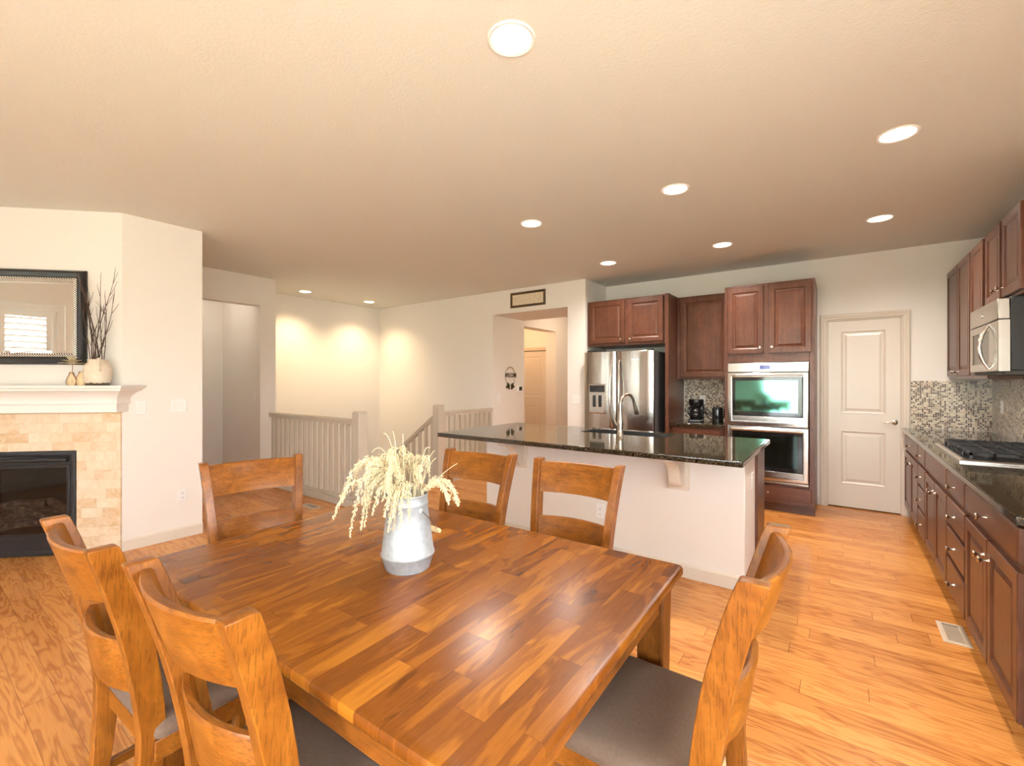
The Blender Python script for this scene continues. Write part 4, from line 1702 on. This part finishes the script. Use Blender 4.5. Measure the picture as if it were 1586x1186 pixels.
for k in range(3):
    y0 = KY0 + .045 + k * (KY1 - KY0 - .09) / 3 + .004
    y1 = KY0 + .045 + (k + 1) * (KY1 - KY0 - .09) / 3 - .004
    x0, x1 = KX0 + .05, KX1 - .045
    b = MB()
    for xx in (x0, x1 - .014):
        b.box(xx, xx + .014, y0, y1, CT + .040, CT + .056)
    for yy in (y0, y1 - .014):
        b.box(x0, x1, yy, yy + .014, CT + .040, CT + .056)
    for q in (.25, .5, .75):
        xx = x0 + (x1 - x0) * q
        b.box(xx - .006, xx + .006, y0, y1, CT + .042, CT + .060)
    ym = (y0 + y1) / 2
    b.box(x0, x1, ym - .006, ym + .006, CT + .042, CT + .060)
    for xx in (x0, x1 - .014):
        for yy in (y0, y1 - .014):
            b.box(xx, xx + .014, yy, yy + .014, CT + .0145, CT + .042)
    b.build('grate', 'iron', t, world=True)
for k in range(5):
    yk = 3.99 + .092 * k
    MB().lathe([(.0, .015), (.017, .015), (.015, .034), (.0, .036)], 16, lambda x, y, z: (KX0 + .062 - .008 + x * .8, yk + y, CT + z)).build('control_knob', 'black', t, world=True, smooth=True)

# ------------------------------------------------------------------ right wall upper cabinets
XU = .865
f = facing_x(XU)
UB, UT = 1.400, 2.450


def upper(y0, y1, z0, label, x=XU):
    t = thing('wall_cabinet', label, 'cabinet', (1.0, (y0 + y1) / 2, z0))
    MB().box(x, XE - .002, y0 + .001, y1 - .001, z0, UT).build('carcass', 'cab_z', t, world=True, bevel=.002)
    return t


t = upper(5.145, 6.117, UB, 'two-door wall cabinet in the corner beside the pantry door')
cab_door(t, 5.625, 6.105, UB + .03, UT - .015, 0, f, (5.66, 1.465), fr=.055)
cab_door(t, 5.160, 5.610, UB + .03, UT - .015, 0, f, (5.575, 1.465), fr=.055)
t = upper(4.700, 5.145, UB, 'narrow single-door wall cabinet directly left of the microwave')
cab_door(t, 4.740, 5.120, UB + .03, UT - .015, 0, f, None, fr=.055)
t = upper(3.840, 4.700, 1.905, 'short two-door wall cabinet over the microwave')
cab_door(t, 4.285, 4.660, 1.925, UT - .015, 0, f, (4.322, 1.985), fr=.055)
cab_door(t, 3.860, 4.240, 1.925, UT - .015, 0, f, (4.205, 1.985), fr=.055)

# microwave over the range
XM = .775
f = facing_x(XM)
MY0, MY1, MZa, MZb = 3.975, 4.698, 1.447, 1.890
t = thing('microwave', 'stainless over-the-range microwave with a bowed handle', 'microwave', (.97, 4.33, 1.447))
MB().box(XM + .055, XE - .004, MY0 + .003, MY1 - .003, MZa + .004, MZb + .010).build('case', 'black', t, world=True, bevel=.004)
b = MB()
b.box(XM, XM + .053, MY0, MY1, 1.765, MZb)
vp = b.build('vent_strip', 'steel', t, world=True, bevel=.004)
b = MB()
b.lathe([(.0, 0), (.016, 0), (.016, .003), (.0, .004)], 20, lambda x, y, z: f(4.36 + x, 1.826 + y, z))
b.build('badge', 'chrome', vp, world=True, smooth=True)
b = MB()
b.frame(MY0, MY1, MZa, 1.760, [(0, -.053), (0, -.004), (.004, 0), (.050, 0), (.054, -.006), (.054, -.053)], f)
b.panel(MY0 + .04, MY0 + .20, MZa + .04, 1.72, -.05, -.0005, f)
dr = b.build('door', 'steel', t, world=True)
MB().panel(MY0 + .20, MY1 - .053, MZa + .053, 1.760 - .053, -.05, -.006, f).build('door_window', 'dark_glass', dr, world=True)
b = MB()
pts = [f(MY0 + .190, MZa + .012 + .292 * k / 16, -.002 + .048 * math.sin(PI * k / 16) ** .8) for k in range(17)]
b.tube(pts, [.007 + .006 * math.sin(PI * k / 16) for k in range(17)], 12)
pts = [f(MY0 + .115, MZa + .030 + .25 * k / 16, -.002 + .015 * math.sin(PI * k / 16)) for k in range(17)]
b.build('handle', 'chrome', dr, world=True, smooth=True)
MB().box(XM + .02, XE - .02, MY0 + .01, MY1 - .01, MZa - .020, MZa + .004).build('underside_vent', 'slot', t, world=True)

# ------------------------------------------------------------------ island
IX0, IX1, IY0, IY1 = -2.70, -.508, 3.30, 4.085
t = thing('kitchen_island', 'kitchen island base with a painted front wall and dark cabinets behind', 'island', ((IX0 + IX1) / 2, 3.7, 0))
MB().box(IX0, IX1, IY0, 3.725, 0, .882).build('painted_wall', 'wall', t, world=True, bevel=.006)
b = MB()
SKX0, SKX1, SKY0, SKY1 = -1.93, -1.17, 3.735, 4.045
b.box(IX0 + .01, SKX0 - .004, 3.726, IY1, .105, .882)
b.box(SKX1 + .004, IX1 + .018, 3.726, IY1, .105, .882)
b.box(SKX0 - .004, SKX1 + .004, 3.726, IY1, .105, .695)
b.box(SKX0 - .004, SKX1 + .004, SKY1 + .004, IY1, .695, .882)
b.box(SKX0 - .004, SKX1 + .004, 3.726, SKY0 - .003, .695, .882)
b.box(IX0 + .01, IX1 + .018, 3.726, IY1 - .07, 0, .105)
cb = b.build('cabinet_body', 'cab_z', t, world=True, bevel=.002)
b = MB()
pr = [(0, 0), (.014, 0), (.014, .082), (.006, .098), (0, .098)]
b.prism(pr, lambda a, z: (IX0, IY0 - a, z), lambda a, z: (IX1 + a, IY0 - a, z))
b.prism(pr, lambda a, z: (IX1 + a, IY0 - a, z), lambda a, z: (IX1 + a, 3.725, z))
b.build('baseboard', 'trim', t, world=True)
# doors and drawers on the kitchen side
fi = lambda u, v, w: (u, IY1 + w, v)
for k in range(4):
    u0 = IX0 + .03 + k * .53
    cab_drawer(t, u0, u0 + .50, .715, .845, 0, fi, (u0 + .25,) if k != 1 else (), grain='cab_x')
    cab_door(t, u0, u0 + .245, .125, .68, 0, fi, (u0 + .21, .62))
    cab_door(t, u0 + .255, u0 + .50, .125, .68, 0, fi, (u0 + .29, .62))
# corbels
for cxx in (-.932, -2.300):
    b = MB()
    b.panel(cxx - .075, cxx + .075, .615, .880, 0, .018, facing_y(IY0))
    pr = [(.018, .878), (.30, .878), (.30, .850), (.275, .842), (.235, .838), (.19, .826), (.15, .800), (.125, .765), (.115, .725), (.108, .690), (.092, .662), (.066, .648), (.040, .650), (.018, .660)]
    b.prism(pr, lambda w, v: (cxx - .042, IY0 - w, v), lambda w, v: (cxx + .042, IY0 - w, v))
    b.build('corbel', 'trim', t, world=True, bevel=.004)

SKX0, SKX1, SKY0, SKY1 = -1.93, -1.17, 3.735, 4.045
t = thing('island_countertop', 'large black granite island countertop with an overhang', 'countertop', ((IX0 + IX1) / 2, 3.5, .884))
b = MB()
x0, x1, y0, y1, z0, z1 = -2.935, -.455, 2.885, 4.128, .8835, .920


def slab_hole(b, z):
    pass


o_ = [(x0, y0), (x1, y0), (x1, y1), (x0, y1)]
h_ = [(SKX0, SKY0), (SKX1, SKY0), (SKX1, SKY1), (SKX0, SKY1)]
ot, ob = b.verts([(x, y, z1) for x, y in o_]), b.verts([(x, y, z0) for x, y in o_])
ht, hb = b.verts([(x, y, z1) for x, y in h_]), b.verts([(x, y, z0) for x, y in h_])
for i in range(4):
    j = (i + 1) % 4
    b.face([ot[i], ot[j], ht[j], ht[i]])
    b.face([ob[j], ob[i], hb[i], hb[j]])
    b.face([ot[j], ot[i], ob[i], ob[j]])
    b.face([ht[i], ht[j], hb[j], hb[i]])
b.build('slab', 'granite', t, world=True, bevel=.007, seg=3)
t = thing('kitchen_sink', 'stainless undermount sink set in the island countertop', 'sink', ((SKX0 + SKX1) / 2, (SKY0 + SKY1) / 2, .70))
b = MB()
b.rings(SKX0 + .002, SKX1 - .002, SKY0 + .002, SKY1 - .002, [(.0, .917), (.003, .73), (.03, .71), (.035, .71)], lambda u, v, w: (u, v, w), close=False)
b.panel(SKX0 + .03, SKX1 - .03, SKY0 + .03, SKY1 - .03, .705, .711, lambda u, v, w: (u, v, w))
b.build('basin', 'sink', t, world=True)

# faucet: gooseneck with pull-down spray head
FXc, FYc = -1.522, 3.665
t = thing('kitchen_faucet', 'brushed nickel gooseneck faucet at the island sink', 'faucet', (FXc, FYc, .92), R(160))
b = MB()
b.lathe([(.0, .0005), (.031, .0005), (.031, .006), (.026, .012), (.024, .05), (.027, .10), (.025, .13), (.018, .17), (.0145, .21), (.0, .21)], 24)
b.build('base', 'nickel', t, smooth=True)
pts = [(0, 0, .20), (0, 0, .265)]
for k in range(1, 13):
    a = PI * k / 12 * .93
    pts.append((0, -.085 + .085 * math.cos(a), .265 + .085 * math.sin(a)))
MB().tube(pts, .0125, 12).build('spout', 'nickel', t, smooth=True)
e0 = Vector(pts[-1])
dv = (Vector(pts[-1]) - Vector(pts[-2])).normalized()
MB().tube([e0 - dv * .002, e0 + dv * .03, e0 + dv * .07, e0 + dv * .11, e0 + dv * .118], [.0135, .015, .018, .0215, .016], 14).build('spray_head', 'nickel', t, smooth=True)
MB().tube([(.022, 0, .075), (.050, 0, .095), (.070, 0, .135), (.076, 0, .175)], [.011, .009, .007, .0055], 10).build('lever', 'nickel', t, smooth=True)

# ------------------------------------------------------------------ stair guards
def newel(b, x, y, zt, z0=0.0, w=.056):
    b.box(x - w, x + w, y - w, y + w, z0, zt - .03)
    b.rings(x - w, x + w, y - w, y + w, [(0, zt - .03), (.0, zt - .014), (.014, zt), (.016, zt)], lambda u, v, w_: (u, v, w_))


GY = 2.99
t = thing('stair_guard', 'beige painted railing with square balusters across the stair opening', 'railing', (-5.2, GY, 0))
RX0, RX1 = -6.166, -4.29
b = MB()
pr = [(-.030, .905), (-.030, .930), (-.036, .938), (-.034, .958), (-.020, .968), (.020, .968), (.034, .958), (.036, .938), (.030, .930), (.030, .905)]
b.prism(pr, lambda a, z: (RX0, GY + a, z), lambda a, z: (RX1, GY + a, z))
b.build('handrail', 'rail', t, world=True)
b = MB()
b.box(RX0, RX1, GY - .055, GY + .055, 0, .075)
b.box(RX0, RX1, GY - .035, GY + .035, .075, .100)
b.build('bottom_rail', 'rail', t, world=True, bevel=.004)
b = MB()
newel(b, RX1 + .052, GY + .01, 1.055)
b.build('newel_post', 'rail', t, world=True, bevel=.003)
nb = 17
for k in range(nb):
    xc = RX0 + .06 + (RX1 - RX0 - .10) * k / (nb - 1)
    MB().box(xc - .018, xc + .018, GY - .018, GY + .018, .098, .908).build('baluster', 'rail', t, world=True)

GX = -4.37
t = thing('stair_guard', 'short beige railing with newel post ending at the passage wall', 'railing', (GX, 4.9, 0))
RY0, RY1 = 4.375, 5.458
b = MB()
b.prism(pr, lambda a, z: (GX + a, RY0, z), lambda a, z: (GX + a, RY1, z))
b.build('handrail', 'rail', t, world=True)
b = MB()
b.box(GX - .055, GX + .040, RY0, RY1, .0005, .075)
b.box(GX - .035, GX + .035, RY0, RY1, .075, .100)
b.build('bottom_rail', 'rail', t, world=True, bevel=.004)
b = MB()
newel(b, GX, 4.325, 1.065)
b.build('newel_post', 'rail', t, world=True, bevel=.003)
for k in range(10):
    yc = RY0 + .06 + (RY1 - RY0 - .10) * k / 9
    MB().box(GX - .018, GX + .018, yc - .018, yc + .018, .098, .908).build('baluster', 'rail', t, world=True)

SLY = 4.325
t = thing('stair_guard', 'sloping beige railing following the stairs down from the newel post', 'railing', (-5.3, SLY, -.5))
sl = .72
X0_, X1_ = GX - .057, -6.55


def zrail(x):
    return .905 + sl * (x - X0_)


b = MB()
b.prism([(a, z - .905) for a, z in pr], lambda a, z: (X0_, SLY + a, zrail(X0_) + z - .02), lambda a, z: (X1_, SLY + a, zrail(X1_) + z - .02))
b.build('handrail', 'rail', t, world=True)
b = MB()
b.prism([(-.05, 0), (.05, 0), (.05, .16), (-.05, .16)], lambda a, z: (X0_ - .0, SLY + a, zrail(X0_) - 1.01 + z), lambda a, z: (X1_, SLY + a, zrail(X1_) - 1.01 + z))
b.build('bottom_rail', 'rail', t, world=True)
for k in range(17):
    xc = X0_ - .06 - .125 * k
    MB().box(xc - .018, xc + .018, SLY - .018, SLY + .018, zrail(xc) - .86, zrail(xc) - .005).build('baluster', 'rail', t, world=True)


# ------------------------------------------------------------------ floor registers
def register(label, x0, x1, y0, y1):
    t = thing('floor_register', label, 'floor vent', ((x0 + x1) / 2, (y0 + y1) / 2, 0))
    b = MB()
    b.frame(x0, x1, y0, y1, [(0, .0005), (0, .003), (.008, .006), (.022, .006), (.022, .0005)], lambda u, v, w: (u, v, w))
    b.build('rim', 'register', t, world=True)
    b = MB()
    ny = int((y1 - y0 - .05) / .012)
    for k in range(ny):
        yk = y0 + .025 + .012 * k
        b.box(x0 + .02, x1 - .02, yk, yk + .005, .001, .0045)
    b.build('grille', 'register', t, world=True)
    MB().box(x0 + .02, x1 - .02, y0 + .02, y1 - .02, .0003, .0012).build('duct', 'slot', t, world=True)


register('tan metal floor register on the wood floor beside the right cabinets', .443, .556, 3.295, 3.555)
register('small floor register on the wood floor in front of the stair railing', -4.86, -4.60, 2.66, 2.77)
